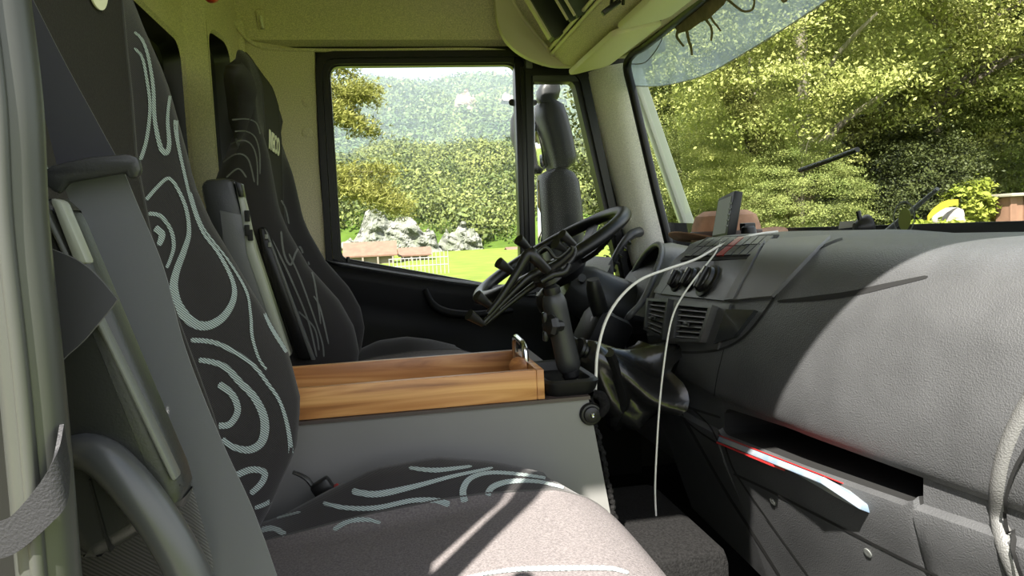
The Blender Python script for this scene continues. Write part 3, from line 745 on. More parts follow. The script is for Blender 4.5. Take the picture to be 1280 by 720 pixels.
    rbox('pedestal', (-.02 + dxs, yc, -.70 + zoff / 2), (.36, .40, .33), m_blackm, t, .02)
    return t, (o1, o2, o3, o4, o5)
ps, pso = seat('passenger_seat', 'large patterned passenger seat in the left foreground with sunlit cushion', .67, 0.0, 0.0, 0.0)
dsx, dso = seat('driver_seat', "shaded driver's seat beside the far door, light logo on its headrest", 1.85, .28, -.004, 0.0)
PB = bvh_of(pso[0], pso[1]); CB = bvh_of(pso[2], pso[3], pso[4]); DSB = bvh_of(dso[0], dso[1])
for pts, w_ in [
    ([(167, 40), (177, 50), (185, 73), (191, 110), (193, 150), (200, 183), (207, 191), (211, 180), (209, 147), (213, 113), (217, 104)], [3, 4, 5, 7, 4, 3]),
    ([(167, 60), (177, 72), (183, 100), (187, 133), (183, 173), (175, 200)], [3, 4, 5]),
    ([(170, 2), (183, 23), (192, 53), (197, 77), (203, 88), (211, 90)], [2, 3, 4]),
    ([(222, 140), (219, 155), (222, 180), (230, 217), (240, 257), (253, 290), (273, 317), (290, 350), (292, 373), (280, 395), (260, 407), (240, 403), (223, 383), (217, 360), (220, 340), (230, 313), (236, 290), (232, 260), (220, 233), (210, 223), (197, 233), (182, 250)], [7, 4, 3.5, 5, 10, 13, 9, 5, 4, 5]),
    ([(185, 267), (200, 270), (213, 287), (217, 307), (213, 323), (208, 335)], [5, 5, 4]),
    ([(193, 285), (202, 293), (198, 307)], [9, 9, 6]),
    ([(238, 240), (253, 283), (283, 323), (307, 363), (313, 393), (315, 420), (323, 447), (333, 462)], [2, 2.5, 4, 3]),
    ([(325, 380), (337, 407), (353, 433), (363, 449)], [3, 5, 4]),
    ([(238, 425), (267, 428), (293, 440), (317, 457), (335, 480), (350, 503), (360, 537), (363, 570), (357, 597), (340, 624), (318, 635)], [6, 6, 5, 4, 6, 6, 5]),
    ([(248, 450), (267, 453), (283, 460), (300, 478), (318, 497), (330, 523), (328, 550), (312, 562), (290, 558), (278, 548)], [6, 8, 9, 11, 9, 6]),
    ([(273, 480), (290, 493), (297, 513), (287, 530), (273, 532)], [9, 8, 8]),
    ([(293, 595), (313, 587), (330, 590), (327, 603), (313, 617)], [8, 8, 7]),
    ([(35, 150), (45, 185), (58, 212)], [4, 4]), ([(66, 258), (80, 262), (90, 276)], [8, 7]), ([(84, 292), (98, 300)], [6, 5])]:
    strip('fabric_stripe', PB, pts, w_, m_stripe, pso[1], .0007, 8)
for pts, w_ in [
    ([(440, 614), (470, 618), (515, 609), (564, 596), (616, 585)], [8, 8, 5, 3]), ([(511, 585), (545, 588), (590, 583)], [4, 6, 3]),
    ([(404, 629), (432, 635), (470, 635), (515, 626), (545, 626), (562, 631)], [5, 6, 6, 8]), ([(417, 663), (436, 652), (459, 650), (476, 654)], [6, 6, 4]),
    ([(581, 628), (579, 612), (590, 597), (620, 591), (676, 597), (710, 606)], [9, 8, 5, 4, 3]), ([(609, 620), (616, 609), (639, 602), (676, 603), (717, 614)], [8, 7, 5, 3]),
    ([(327, 663), (342, 661), (357, 669)], 7), ([(346, 648), (376, 640)], 3), ([(582, 722), (639, 713), (695, 711), (760, 711), (786, 717)], [3, 6, 7, 6, 4])]:
    strip('fabric_stripe', CB, pts, w_, m_stripe, pso[3], .0007, 8)
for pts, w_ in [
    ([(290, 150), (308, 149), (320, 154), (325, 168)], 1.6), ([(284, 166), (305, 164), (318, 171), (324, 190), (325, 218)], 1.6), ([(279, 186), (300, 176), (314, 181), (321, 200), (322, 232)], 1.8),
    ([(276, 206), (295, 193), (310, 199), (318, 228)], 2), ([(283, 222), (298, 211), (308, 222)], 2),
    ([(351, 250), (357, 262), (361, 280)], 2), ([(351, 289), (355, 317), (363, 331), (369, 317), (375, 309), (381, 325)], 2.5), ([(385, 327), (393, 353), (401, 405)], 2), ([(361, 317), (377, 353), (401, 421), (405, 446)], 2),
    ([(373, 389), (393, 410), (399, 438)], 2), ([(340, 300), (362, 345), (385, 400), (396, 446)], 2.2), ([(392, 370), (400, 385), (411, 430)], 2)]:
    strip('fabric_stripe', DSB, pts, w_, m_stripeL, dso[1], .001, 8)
# maker's lettering on both headrests
for sx, par, bv_, Yc in ((ps, pso[0], PB, .675), (dsx, dso[0], DSB, 1.855)):
    zc_ = .245
    r0 = par.data
    b2 = bvh_of(par).ray_cast(V((.4, Yc, zc_)), V((-1, 0, 0)))
    text('logo', 'IVECO', b2[0] + V((.0025, 0, 0)), (0, 1, 0), (.08, 0, 1), .060, m_logo, par, .0008, .0016)

# folded-up armrests
def armrest(name, par_label, top_px, bot_px, Y, wid, thick, mat, mat2):
    a = U(*top_px, Y=Y); b = U(*bot_px, Y=Y); d = (a - b); L_ = d.length; d.normalize()
    side = V((0, 1, 0)); nrm = d.cross(side).normalized()
    t = thing(name, par_label, 'armrest', b)
    R = basis(d, side)
    rbox('arm_body', (a + b) / 2, (L_, thick, wid), mat, t, .014, rot=R, seg=3)
    return t, a, b, d, R
# passenger's inner armrest (big slab)
pa = thing('folded_armrest', 'grey plastic armrest folded up behind the passenger backrest', 'armrest', U(330, 430, Y=1.0))
poly = [(252, 228), (257, 223), (293, 224), (300, 229), (350, 400), (362, 440), (300, 440)]
prism('arm_body', poly_Y([(250, 232), (256, 224), (284, 222), (292, 226), (301, 262), (318, 318), (362, 450), (318, 450), (268, 330), (256, 262)], .965), (0, .05, 0), m_greyd, pa, .006, 2)
prism('arm_panel', poly_Y([(274, 263), (303, 268), (352, 440), (326, 440), (282, 330)], .9635), (0, .01, 0), m_dashl, pa, .0015)
prism('edge_strip', poly_Y([(293, 228), (300, 231), (308, 262), (318, 312), (362, 446), (352, 446), (308, 318), (300, 262)], .962), (0, .02, 0), m_greyl, pa, .002)
prism('edge_cap', poly_Y([(293, 226), (301, 229), (304, 246), (298, 246)], .958), (0, .02, 0), m_black, pa, .001)
for (a, b) in ((309, 270), (309, 288), (313, 294)): rbox('slot', U(a, b, Y=.9585), (.006, .006, .014), m_blackm, pa, .001)
da2 = thing('folded_armrest', "thin black armrest folded up against the driver's seat", 'armrest', U(370, 440, Y=1.58))
prism('arm_body', poly_Y([(322, 284), (330, 284), (345, 315), (392, 450), (372, 450), (330, 330)], 1.555), (0, .05, 0), m_black, da2, .006)
prism('edge_strip', poly_Y([(330, 285), (334, 290), (394, 450), (389, 450)], 1.552), (0, .012, 0), m_greyp, da2, .001)
for (a, b) in ((333, 296), (337, 306)): rbox('slot', U(a, b, Y=1.551), (.006, .006, .010), m_greyl, da2, .001)
# passenger's outer armrest in the near foreground
oa = thing('folded_armrest', 'large grey armrest panel folded up beside the seat belt', 'armrest', U(150, 700, Y=.40))
prism('arm_body', poly_Y([(30, 250), (62, 246), (80, 262), (222, 596), (229, 622), (222, 645), (118, 704), (96, 704), (70, 640)], .366), (0, .028, 0), m_greyd, oa, .008, 3)
prism('edge_strip', poly_Y([(46, 252), (60, 262), (222, 600), (214, 604), (120, 410), (52, 268)], .363), (0, .01, 0), m_greyp, oa, .002)
prism('arm_cover', poly_Y([(60, 247), (76, 250), (110, 330), (92, 330)], .360), (0, .01, 0), m_greyl, oa, .002)
prism('lower_seam', poly_Y([(110, 600), (113, 600), (139, 690), (136, 690)], .3645), (0, .01, 0), m_blackm, oa)

# seat buckles between backrest and cushion
bk = thing('belt_buckle', 'black belt buckle with red button between backrest and cushion', 'buckle', U(410, 630, Y=.94))
rbox('buckle_body', U(411, 621, Y=.945), (.026, .018, .05), m_black, bk, .004, rot=Matrix.Rotation(-.5, 3, 'Y'))
rbox('release_button', U(415, 612, Y=.945), (.020, .012, .006), m_red, bk, .002, rot=Matrix.Rotation(-.5, 3, 'Y'))
tube('stalk', crv([U(366, 590, Y=.95), U(385, 600, Y=.95), U(398, 625, Y=.95), U(392, 650, Y=.95)], 5), [.004, .006, .006, .006], m_greyd, bk, 8, flat=.5)

# passenger seat belt
sb = thing('seat_belt', 'wide grey seat belt crossing in front of the passenger seat', 'seat belt', U(300, 700, Y=.46))
def rib(name, pairs, thick, mat, par, n=6):
    L_ = crv([U(a, b, Y=y) for (a, b), _, y in pairs], n); R_ = crv([U(a, b, Y=y) for _, (a, b), y in pairs], n)
    return ribbon(name, L_, R_, thick, mat, par)
rib('upper_strap', [((10, -60), (12, -58), .50), ((26, 0), (42, 0), .50), ((38, 70), (80, 75), .50), ((58, 150), (118, 145), .498), ((72, 206), (146, 196), .495), ((78, 226), (158, 214), .492)], .0013, m_beltd, sb)
rib('lower_strap', [((76, 220), (152, 206), .488), ((92, 262), (170, 250), .485), ((120, 345), (205, 335), .478), ((155, 450), (232, 435), .472), ((200, 560), (275, 545), .466), ((246, 675), (318, 640), .46), ((274, 745), (352, 735), .455)], .0013, m_belt, sb)
R_ = basis(U(172, 205, Y=.48) - U(58, 222, Y=.48), (0, 1, 0))
bkl = [(56, 232), (52, 214), (64, 206), (110, 196), (160, 192), (172, 196), (176, 212), (172, 222), (160, 224), (156, 216), (84, 228), (76, 240), (70, 242)]
prism('belt_guide', poly_Y(bkl, .474), (0, .006, 0), m_greyd, sb, .0022, 2)

# near-left grab rail with strap
gr = thing('grab_rail', 'upright grey metal grab rail at the left doorway edge', 'grab rail', U(60, 720, Y=.30))
rl = [U(-12, -60, Y=.30), U(-4, 0, Y=.30), U(12, 130, Y=.30), U(20, 280, Y=.30), U(38, 450, Y=.30), U(52, 600, Y=.30), U(62, 720, Y=.30), U(75, 860, Y=.30)]
rl2 = [U(-40, -400, Y=.30)] + rl + [U(90, 1000, Y=.30)]
tube('rail', crv(rl2, 6), .0108, m_rail, gr, 16)
for o_ in (.0095,): tube('rail_bead', [p + V((.0012, -.0105, 0)) for p in crv(rl, 6)], .003, m_rail, gr, 8)
ss = thing('webbing_strap', 'dark webbing strap looped around the grab rail with a folded square flap', 'strap', U(40, 640, Y=.30))
rib('flap', [((54, 308), (62, 470), .33), ((90, 322), (80, 448), .329), ((118, 342), (106, 424), .328), ((146, 374), (141, 382), .327)], .0015, m_beltd, ss)
rib('loop', [((-10, 655), (-6, 700), .285), ((14, 645), (22, 690), .284), ((48, 606), (62, 656), .283), ((72, 565), (84, 628), .286), ((80, 530), (88, 580), .295)], .0015, M('loop_webbing', (.014, .014, .016), .6, spec=.3, bump=.3, bscale=900), ss)  # loop gets a still darker webbing in place of missing shade
gh = thing('tubular_bar', 'thick curved grey tubular handle at the lower left by the armrest', 'bar', U(230, 720, Y=.36))
tube('tube_bar', crv([U(60, 575, Y=.38), U(92, 563, Y=.37), U(128, 572, Y=.362), U(165, 608, Y=.358), U(205, 662, Y=.356), U(238, 722, Y=.355), U(258, 780, Y=.355), U(270, 860, Y=.36)], 7), [.007, .0085, .0092, .0096, .0096, .0096, .0096, .0096], m_tubeg, gh, 16)
# driver's belt
db_ = thing('seat_belt', "thin black seat belt hanging beside the driver's seat at the door pillar", 'seat belt', U(430, 430, Y=2.2))
rib('strap', [((356, 226), (361, 224), 2.15), ((368, 262), (373, 262), 2.2), ((385, 310), (390, 308), 2.22), ((404, 360), (410, 358), 2.25), ((418, 395), (424, 393), 2.25), ((440, 440), (447, 438), 2.25)], .0015, m_black, db_)
prism('guide_plate', poly_Y([(349, 204), (357, 206), (365, 226), (361, 236), (352, 232)], 2.13), (0, .008, 0), m_greyd, db_, .002)
tube('height_clip', crv([U(404, 362, Y=2.24), U(416, 365, Y=2.23), U(426, 361, Y=2.23), U(433, 357, Y=2.23)], 4), .004, m_black, db_, 8)

tube('hanging_cord', crv([U(416, 383, Y=2.24), U(430, 398, Y=2.22), U(440, 412, Y=2.22), U(448, 425, Y=2.22), U(449, 434, Y=2.22)], 5), .0035, m_greyd, db_, 6)

# ==================================================================== STEERING
WC = U(688, 318, Y=1.85); ax = V((.88, 0, .47)).normalized(); ay = V((0, 1, 0)); an = ax.cross(ay).normalized()
if an.z < 0: an = -an
sw = thing('steering_wheel', 'black steering wheel seen from the side behind the phone holder', 'steering wheel', WC)
RW = .218
tube('rim', [WC + (ax * math.cos(a) + ay * math.sin(a)) * RW for a in np.linspace(0, 2 * math.pi, 64, endpoint=False)], .019, m_black, sw, 14, closed=True, flat=.85)
lathe('hub', WC - an * .06, an, [(.001, -.02), (.055, -.02), (.075, 0), (.078, .02), (.07, .034), (.05, .04), (.001, .042)], m_black, sw, 28)
for a in (-35, 35, 145, 215):
    a = math.radians(a); d = ax * math.cos(a) + ay * math.sin(a); s_ = an.cross(d)
    P_ = [WC - an * .045 + d * .06, WC - an * .04 + d * .12, WC - an * .012 + d * .19, WC + d * .212]
    rib_ = crv(P_, 4); ribbon('spoke', [p + s_ * .016 for p in rib_], [p - s_ * .016 for p in rib_], .012, m_black, sw)
sc_ = thing('steering_column', 'dark grey steering column shroud under the steering wheel', 'steering column', WC + V((.2, 0, -.25)))
rg = []
for t, w_, h_ in ((0, .05, .05), (.15, .075, .07), (.5, .085, .08), (.8, .09, .09), (1, .10, .10)):
    c = WC - an * .085 + V((.30, -.01, -.17)) * t
    rg.append([c + V((0, math.cos(a) * w_ * (1 if abs(math.cos(a)) < .8 else .95), 0)) + V((.45, 0, .89)) * math.sin(a) * h_ for a in np.linspace(0, 2 * math.pi, 20, endpoint=False)])
loft('shroud', rg, m_greyd, sc_)
tube('stalk', crv([WC - an * .08 + V((.03, -.06, 0)), WC - an * .07 + V((.02, -.12, .0)), WC - an * .06 + V((.0, -.2, 0))], 4), [.008, .007, .010], m_black, sc_, 8)
# column lever (black knob lever on the dashboard side)
lv = thing('brake_lever', 'stubby black lever with rubber collar right of the steering column', 'lever', U(752, 398, Y=1.5))
tube('grip', crv([U(741, 349, Y=1.47), U(743, 362, Y=1.475), U(747, 378, Y=1.48), U(751, 392, Y=1.485)], 4), [.013, .017, .0185, .019, .018], m_rubber, lv, 16)
lathe('collar', U(754, 402, Y=1.49), U(743, 362, Y=1.475) - U(754, 402, Y=1.49), [(.034, -.012), (.034, 0), (.028, .008), (.022, .016), (.018, .018)], m_greyd, lv, 20)
rbox('base_plate', U(752, 418, Y=1.52), (.09, .13, .10), m_doorp, lv, .02, rot=Matrix.Rotation(.5, 3, 'Y'))
# pillar grab handle with ribs
cg = thing('pillar_handle', 'black ribbed grab handle on the windscreen pillar', 'grab handle', U(775, 335, Y=2.28))
gp = crv([U(758, 352, Y=2.33), U(762, 338, Y=2.30), U(770, 320, Y=2.28), U(780, 303, Y=2.28), U(790, 293, Y=2.30), U(799, 290, Y=2.34)], 6)
tube('grip', gp, [.010, .012, .012, .013, .016, .018], m_greyd, cg, 10)
for i in range(4, 22, 3): lathe('rib', gp[i] + V((.008, -.004, -.006)), gp[i + 1] - gp[i], [(.011, -.003), (.012, 0), (.011, .003)], m_black, cg, 10)

# gear lever + gaiter
ga = thing('gear_lever', 'gear lever rising from a creased shiny black leather gaiter', 'gear lever', U(790, 500, Y=1.3))
c0 = U(730, 438, Y=1.22); c1 = U(812, 478, Y=1.27)
axd = (c1 - c0); Lg = axd.length; axd.normalize(); u_ = V((0, 0, 1)); u_ = (u_ - axd * u_.dot(axd)).normalized(); v_ = axd.cross(u_)
rg = []; rs = random.Random(5); NG = 40
for k in range(15):
    t = k / 14; r = .020 + .062 * t ** .7 ; ring_ = []
    for j in range(NG):
        a = 2 * math.pi * j / NG
        f = 1 + (.16 * math.sin(a * 5 + 2.5 * t) + .10 * math.sin(a * 3 - 4 * t + 1) + .05 * math.sin(9 * a + 6 * t)) * min(1, t * 2.2)
        sag = V((0, 0, -.028 * math.sin(t * math.pi)))
        ring_.append(c0 + axd * Lg * t + (u_ * math.sin(a) * 1.0 + v_ * math.cos(a) * 1.1) * r * f + sag + axd * .012 * math.sin(4 * a + 9 * t) * t)
    rg.append(ring_)
loft('gaiter', rg, m_leather, ga, auto=80)
tube('gaiter_flap', crv([U(760, 440, Y=1.2), U(775, 490, Y=1.22), U(766, 520, Y=1.24), U(790, 512, Y=1.28)], 6), [.02, .034, .03, .012], m_leather, ga, 12, flat=.5)
tube('shaft', crv([c0 + axd * .03, c0, U(710, 424, Y=1.24), U(698, 408, Y=1.23), U(692, 392, Y=1.22)], 5), [.014, .013, .011, .011, .012], m_black, ga, 12)
for q in (.012, -.012): lathe('ring', c0 + axd * q, axd, [(.017, -.004), (.0195, 0), (.017, .004)], m_black, ga, 18)
lathe('knob', U(691, 390, Y=1.22), (-.2, 0, 1), [(.012, -.01), (.022, .005), (.025, .02), (.022, .035), (.010, .044), (.001, .045)], m_black, ga, 18)
hv = rbox('hi_vis_pouch', U(717, 462, Y=1.30), (.03, .10, .07), m_yell, None, .008, rot=Matrix.Rotation(.5, 3, 'Y'))
setp(hv, 'small yellow green pouch glimpsed behind the phone holder arm', 'pouch')

# ==================================================================== PHONE HOLDER on rubber tray
ZB = -.236
rtray = thing('rubber_tray', 'black rubber lined tray at the front end of the grey box', 'tray', (.26, 1.07, ZB))
x0, x1, y0, y1 = .216, .292, .990, 1.16
def ringr(ins, z, r=.018):
    o_ = []
    for cx, cy, a0 in ((x1 - ins - r, y1 - ins - r, 0), (x0 + ins + r, y1 - ins - r, 90), (x0 + ins + r, y0 + ins + r, 180), (x1 - ins - r, y0 + ins + r, 270)):
        for q in range(5): a = math.radians(a0 + q * 22.5); o_.append(V((cx + r * math.cos(a), cy + r * math.sin(a), z + .010 * max(0, (cx - .25) / .05) * 0)))
    return o_
loft('tray_shell', [ringr(0.004, ZB), ringr(0, ZB + .006), ringr(-.004, ZB + .020), ringr(0, ZB + .024), ringr(.006, ZB + .022), ringr(.010, ZB + .008), ringr(.014, ZB + .006)], m_rubber, rtray)
rbox('rubber_mat', ((x0 + x1) / 2, (y0 + y1) / 2, ZB + .008), (.04, .14, .003), m_carpet, rtray, .001)
ph = thing('phone_holder', 'black clamp arm phone holder with sprung gripping legs and rubber tips', 'phone holder', U(716, 466, Y=1.06))
pb = U(714, 470, Y=1.06); pt_ = U(690, 366, Y=1.06); dd = (pt_ - pb).normalized()
lathe('base_ball', pb - dd * .012, dd, [(.022, -.012), (.024, -.008), (.022, -.003), (.008, 0), (.008, .006), (.013, .012), (.013, .02), (.006, .026)], m_rubber, ph, 20)
tube('arm', crv([pb + dd * .008, pb + dd * .02, pb.lerp(pt_, .5), pt_ - dd * .016, pt_ - dd * .002], 4), [.012, .0165, .0155, .0165, .0115], m_greyd, ph, 16, flat=1.15)
kc = U(684, 408, Y=1.035)
lathe('wing_knob', kc + V((.012, 0, 0)), (-1, -.35, .1), [(.008, -.012), (.008, 0), (.016, .002), (.018, .008), (.015, .014), (.006, .018)], m_black, ph, 8)
for s_ in (-1, 1): rbox('knob_wing', kc + V((-.004, -.002, s_ * .014)), (.007, .012, .016), m_black, ph, .003)
hubc = U(684, 342, Y=1.07)
lathe('top_ball', pt_ - dd * .004, dd, [(.010, -.004), (.0135, .004), (.0135, .012), (.007, .018), (.007, .026)], m_rubber, ph, 18)
lathe('gear_hub', hubc, (-.45, -.35, .80), [(.001, -.010), (.022, -.010), (.026, -.006), (.024, 0), (.026, .004), (.02, .010), (.001, .012)], m_black, ph, 14)
def bar(pxs, ys_, r, nm='leg', flat=1.0): return tube(nm, crv([U(a, b, Y=y) for (a, b), y in zip(pxs, ys_)], 4), [q * .72 for q in r], m_black, ph, 10, flat=flat)
bar([(684, 336), (664, 344), (640, 366), (604, 404)], [1.06, 1.05, 1.045, 1.04], [.010, .008, .006, .005])
bar([(684, 346), (660, 362), (632, 384), (606, 406)], [1.09, 1.10, 1.10, 1.10], [.010, .007, .005, .004])
bar([(684, 338), (668, 322), (660, 318), (648, 338), (626, 372), (610, 392)], [1.03, 1.02, 1.02, 1.02, 1.02, 1.02], [.010, .013, .012, .009, .007, .006])
bar([(684, 338), (672, 330), (668, 315), (664, 313)], [1.08, 1.1, 1.1, 1.1], [.012, .010, .008, .006])
bar([(684, 338), (700, 328), (716, 312), (708, 300)], [1.06, 1.05, 1.04, 1.04], [.012, .009, .006, .005])
bar([(684, 342), (704, 334), (718, 318), (716, 306)], [1.1, 1.11, 1.12, 1.12], [.012, .009, .006, .005])
bar([(670, 318), (682, 309), (694, 322), (704, 318), (714, 308)], [1.04] * 5, [.004, .004, .004, .004, .004], 'spring_frame')
bar([(676, 352), (690, 344), (706, 340), (712, 330)], [1.05] * 4, [.006, .008, .008, .006], 'bracket')
for (a, b), (c, d) in (((648, 299), (662, 312)), ((623, 328), (643, 342)), ((596, 369), (616, 385)), ((586, 393), (604, 405)), ((702, 293), (718, 306)), ((694, 304), (706, 312))):
    tube('rubber_tip', [U(a, b, Y=1.03), U((a + c) / 2, (b + d) / 2, Y=1.035), U(c, d, Y=1.04)], [.0085, .0065, .0045], m_rubber, ph, 12)
for (a, b) in ((643, 343), (617, 383), (662, 314)): lathe('tip_ring', U(a, b, Y=1.04), U(a, b, Y=1.04) - U(a - 18, b - 12, Y=1.03), [(.006, -.002), (.0085, 0), (.006, .002)], m_black, ph, 12)
# round mount on the box's side
rd = thing('rubber_mount', 'round black rubber mount with a bright screw on the grey box corner', 'mount', U(738, 530, Y=YB))
kp = U(738, 517, Y=YB)
lathe('disc', kp, (0, -1, 0), [(.0165, 0), (.0165, .003), (.0145, .006), (.012, .0065), (.011, .010), (.006, .012), (.001, .012)], m_rubber, rd, 28)
lathe('screw', kp + V((0, -.012, 0)), (0, -1, 0), [(.003, 0), (.0034, .001), (.002, .0022), (.001, .0015)], m_chrome, rd, 12)
tube('tie', crv([U(742, 492, Y=.99), U(752, 496, Y=.985), U(756, 508, Y=.98), U(750, 520, Y=.98)], 5), [.006, .008, .008, .005], m_carpet, rd, 8)

# ==================================================================== CABLES
def CU(px, py, Y):
    p, n_ = hit(DB, px, py)
    q = U(px, py, Y=Y)
    return q if p is None or q.length < p.length - .006 else p + n_ * .005
c1_ = thing('white_cable', 'white charging cable arching from the dash top to the grey box', 'cable', U(746, 490, Y=1.02))
tube('cable', crv([CU(972, 293, Y=1.55), CU(955, 295, Y=1.50), CU(935, 299, Y=1.40), CU(905, 308, Y=1.27), CU(870, 324, Y=1.20), CU(832, 337, Y=1.16), CU(800, 350, Y=1.12), CU(775, 372, Y=1.09), CU(757, 402, Y=1.06), CU(747, 440, Y=1.04), CU(745, 470, Y=1.02), CU(744, 492, Y=1.01)], 7), .0023, m_cable, c1_, 10)
c2_ = thing('white_cable', 'thin white cable hanging from the switch panel to the floor', 'cable', U(850, 720, Y=1.02))
tube('cable', crv([CU(903, 304, Y=1.30), CU(893, 318, Y=1.22), CU(872, 344, Y=1.17), CU(852, 372, Y=1.13), CU(840, 398, Y=1.10), CU(832, 440, Y=1.08), CU(825, 500, Y=1.07), CU(821, 560, Y=1.06), CU(819, 620, Y=1.05), CU(824, 670, Y=1.04), CU(840, 705, Y=1.03), CU(858, 728, Y=1.02), CU(880, 760, Y=1.0)], 7), .0016, m_cable, c2_, 8)

# ==================================================================== THINGS ON THE DASH
mo = thing('small_monitor', 'small black framed monitor standing on the dash top', 'monitor', U(905, 298, X=.80))
cor = [U(889, 299, X=.80), U(899, 247, X=.80), U(921, 237, X=.80), U(911, 296, X=.80)]
# screen plane faces the driver: depth from parallel viewing, thickness forwards
far_b, far_t = U(889, 299, Y=1.76), U(898, 248, Y=1.76)
near_t, near_b = U(918, 238, Y=1.62), U(908, 297, Y=1.62)
fn = (far_t - far_b).cross(near_b - far_b).normalized()
if fn.x > 0: fn = -fn
prism('case', [far_b, far_t, near_t, near_b], -fn * .022, m_black, mo, .003)
cc = (far_b + far_t + near_t + near_b) / 4
prism('screen', [cc + (p - cc) * s_ + fn * .0006 for p, s_ in zip((far_b, far_t, near_t, near_b), (.84, .84, .80, .80))], fn * .0008, M('monitor_screen', (.30, .31, .30), .45, spec=.6), mo)
for k in range(5):
    t = .25 + .12 * k; p = near_b.lerp(near_t, t).lerp(far_b.lerp(far_t, t), .05) + fn * .001
    rbox('button', p + fn * .001, (.004, .008, .0045), m_greyl, mo, .0008)
rbox('mount_foot', U(925, 284, Y=1.66) + V((.02, 0, 0)), (.03, .03, .02), m_black, mo, .004)
lathe('mount_knob', U(936, 300, Y=1.62), (0, 0, 1), [(.022, -.03), (.022, .012), (.019, .016), (.017, .03), (.012, .034), (.001, .034)], m_black, mo, 18)
ht = thing('leather_hat', 'tan leather hat lying on the dash behind the monitor', 'hat', U(885, 300, Y=1.95))
hc_ = U(887, 296, Y=1.93) + V((.05, 0, 0))
lathe('crown', hc_, (0, 0, 1), [(.098, -.012), (.098, .0), (.094, .03), (.084, .058), (.06, .072), (.03, .066), (.001, .064)], m_hat, ht, 30)
rg = [[hc_ + V((math.cos(a) * r * .9, math.sin(a) * r * 1.15, z + .02 * (r - .1) / .09 * math.cos(2 * a))) for a in np.linspace(0, 2 * math.pi, 36, endpoint=False)] for r, z in ((.09, -.004), (.13, -.006), (.165, .0), (.172, .004), (.172, .001), (.165, -.004), (.13, -.010), (.09, -.008))]
loft('brim', rg, m_hat, ht, caps=False)
loft('hat_band', [[hc_ + V((math.cos(a) * r, math.sin(a) * r, z)) for a in np.linspace(0, 2 * math.pi, 30, endpoint=False)] for r, z in ((.099, -.004), (.1005, .0), (.0995, .014), (.096, .016))], m_wooddk, ht, caps=False)
su = thing('suction_cup', 'black suction cup mount stuck to the windscreen foot', 'suction cup', U(1085, 297, Y=1.35))
sp = on_ws(1086, 283, -.004)
lathe('cup', sp, (-1, .15, -.1), [(.026, 0), (.026, .006), (.022, .012), (.018, .022), (.012, .030), (.001, .032)], m_rubber, su, 24)
tube('lever', [sp + V((-.02, 0, .012)), sp + V((-.024, .002, .034))], .005, m_black, su, 8)
pc = thing('paper_slip', 'small white paper slip standing at the windscreen foot', 'paper', on_ws(1058, 288))
prism('sheet', [on_ws(1048, 286, -.01), on_ws(1066, 284, -.01), on_ws(1067, 276, -.01), on_ws(1050, 277, -.01)], (.002, 0, 0), m_paper, pc)
sk = thing('round_sticker', 'oval lime green sticker with a pale ring on the lower windscreen', 'sticker', on_ws(1131, 290))
def oval(cx, cy, rx, ry, off, tilt=.3): return [on_ws(cx + rx * math.cos(a) * math.cos(tilt) + ry * math.sin(a) * math.sin(tilt) * .5, cy - ry * math.sin(a) + rx * math.cos(a) * math.sin(tilt), off) for a in np.linspace(0, 2 * math.pi, 24, endpoint=False)]
prism('sticker_disc', oval(1131, 274, 8, 14, -.005), (-.0006, 0, 0), M('lime_print', (.22, .26, .05), .5), sk)
o1_, o2_ = oval(1130, 272, 14, 21, -.006), oval(1130, 272, 12.5, 19, -.006)
mk('sticker_ring', o1_ + o2_, [(i, (i + 1) % 24, 24 + (i + 1) % 24, 24 + i) for i in range(24)], M('ring_print', (.25, .27, .24), .5), sk)
# map booklet in the slot
bo = thing('road_map', 'folded paper road map with red and blue cover in the dash slot', 'map', U(980, 590, X=.53))
mp_ = [U(900, 545, X=.500), U(1028, 592, X=.515), U(1082, 629, X=.545), U(1060, 624, X=.54), U(1010, 612, X=.512), U(902, 556, X=.498)]
def up_(p, d): return p + V((d, 0, 0))
TLp, TRp = U(902, 544, X=.508), U(1026, 594, X=.518); BLp, BRp = U(908, 553, X=.520), U(1020, 606, X=.528)
inn = V((.11, .0, -.004))
mA, mB = U(899, 545, X=.508), U(1030, 596, X=.512); mC = U(1078, 628, X=.535); inn = V((.055, .0, -.026))
prism('pages', [mA, mB, mC, mC + inn, mA + inn], V((-.004, 0, -.008)), m_print, bo, .0012)
prism('cover', [p + V((-.0006, 0, .0006)) for p in (mA, mB, mB + inn, mA + inn)], (.0006, 0, .0013), m_red, bo)
prism('back_cover', [p + V((-.0046, 0, -.0085)) for p in (mA, mA.lerp(mB, .6), mA.lerp(mB, .6) + inn * .6, mA + inn * .6)], (-.001, 0, -.0025), m_red, bo)

# ==================================================================== OVERHEAD CONSOLE, VISORS
oc = thing('overhead_console', 'beige overhead storage console above the windscreen', 'console', (.55, 1.3, .53))
YE = 2.28
end = [U(a, b, Y=YE) for a, b in ((612, -40), (618, -8), (622, 25), (634, 52), (658, 71), (690, 82), (716, 83))]
e2 = crv(end, 5)
inner = [U(a, b, Y=YE) for a, b in ((692, 70), (668, 40), (644, 6), (632, -40))]
prism('end_cheek', e2 + [U(712, 74, Y=YE)] + inner, (0, .03, 0), m_console, oc, .003)
tube('end_rim', crv(inner, 6), .006, m_visor, oc, 8)
lipA = U(692, 70, Y=YE)
fx = [(lipA.x - .006, lipA.z + .012), (lipA.x + .004, lipA.z - .004), (lipA.x + .03, lipA.z - .026), (lipA.x + .07, lipA.z - .034), (.67, .540), (.67, .60), (lipA.x + .03, lipA.z + .02)]
mk('fascia', [(x, y, z) for y in (.36, .8, 1.4, 2.0, YE + .02) for x, z in fx], grid_faces(5, len(fx), closed_m=True), m_head, oc, True, 40)
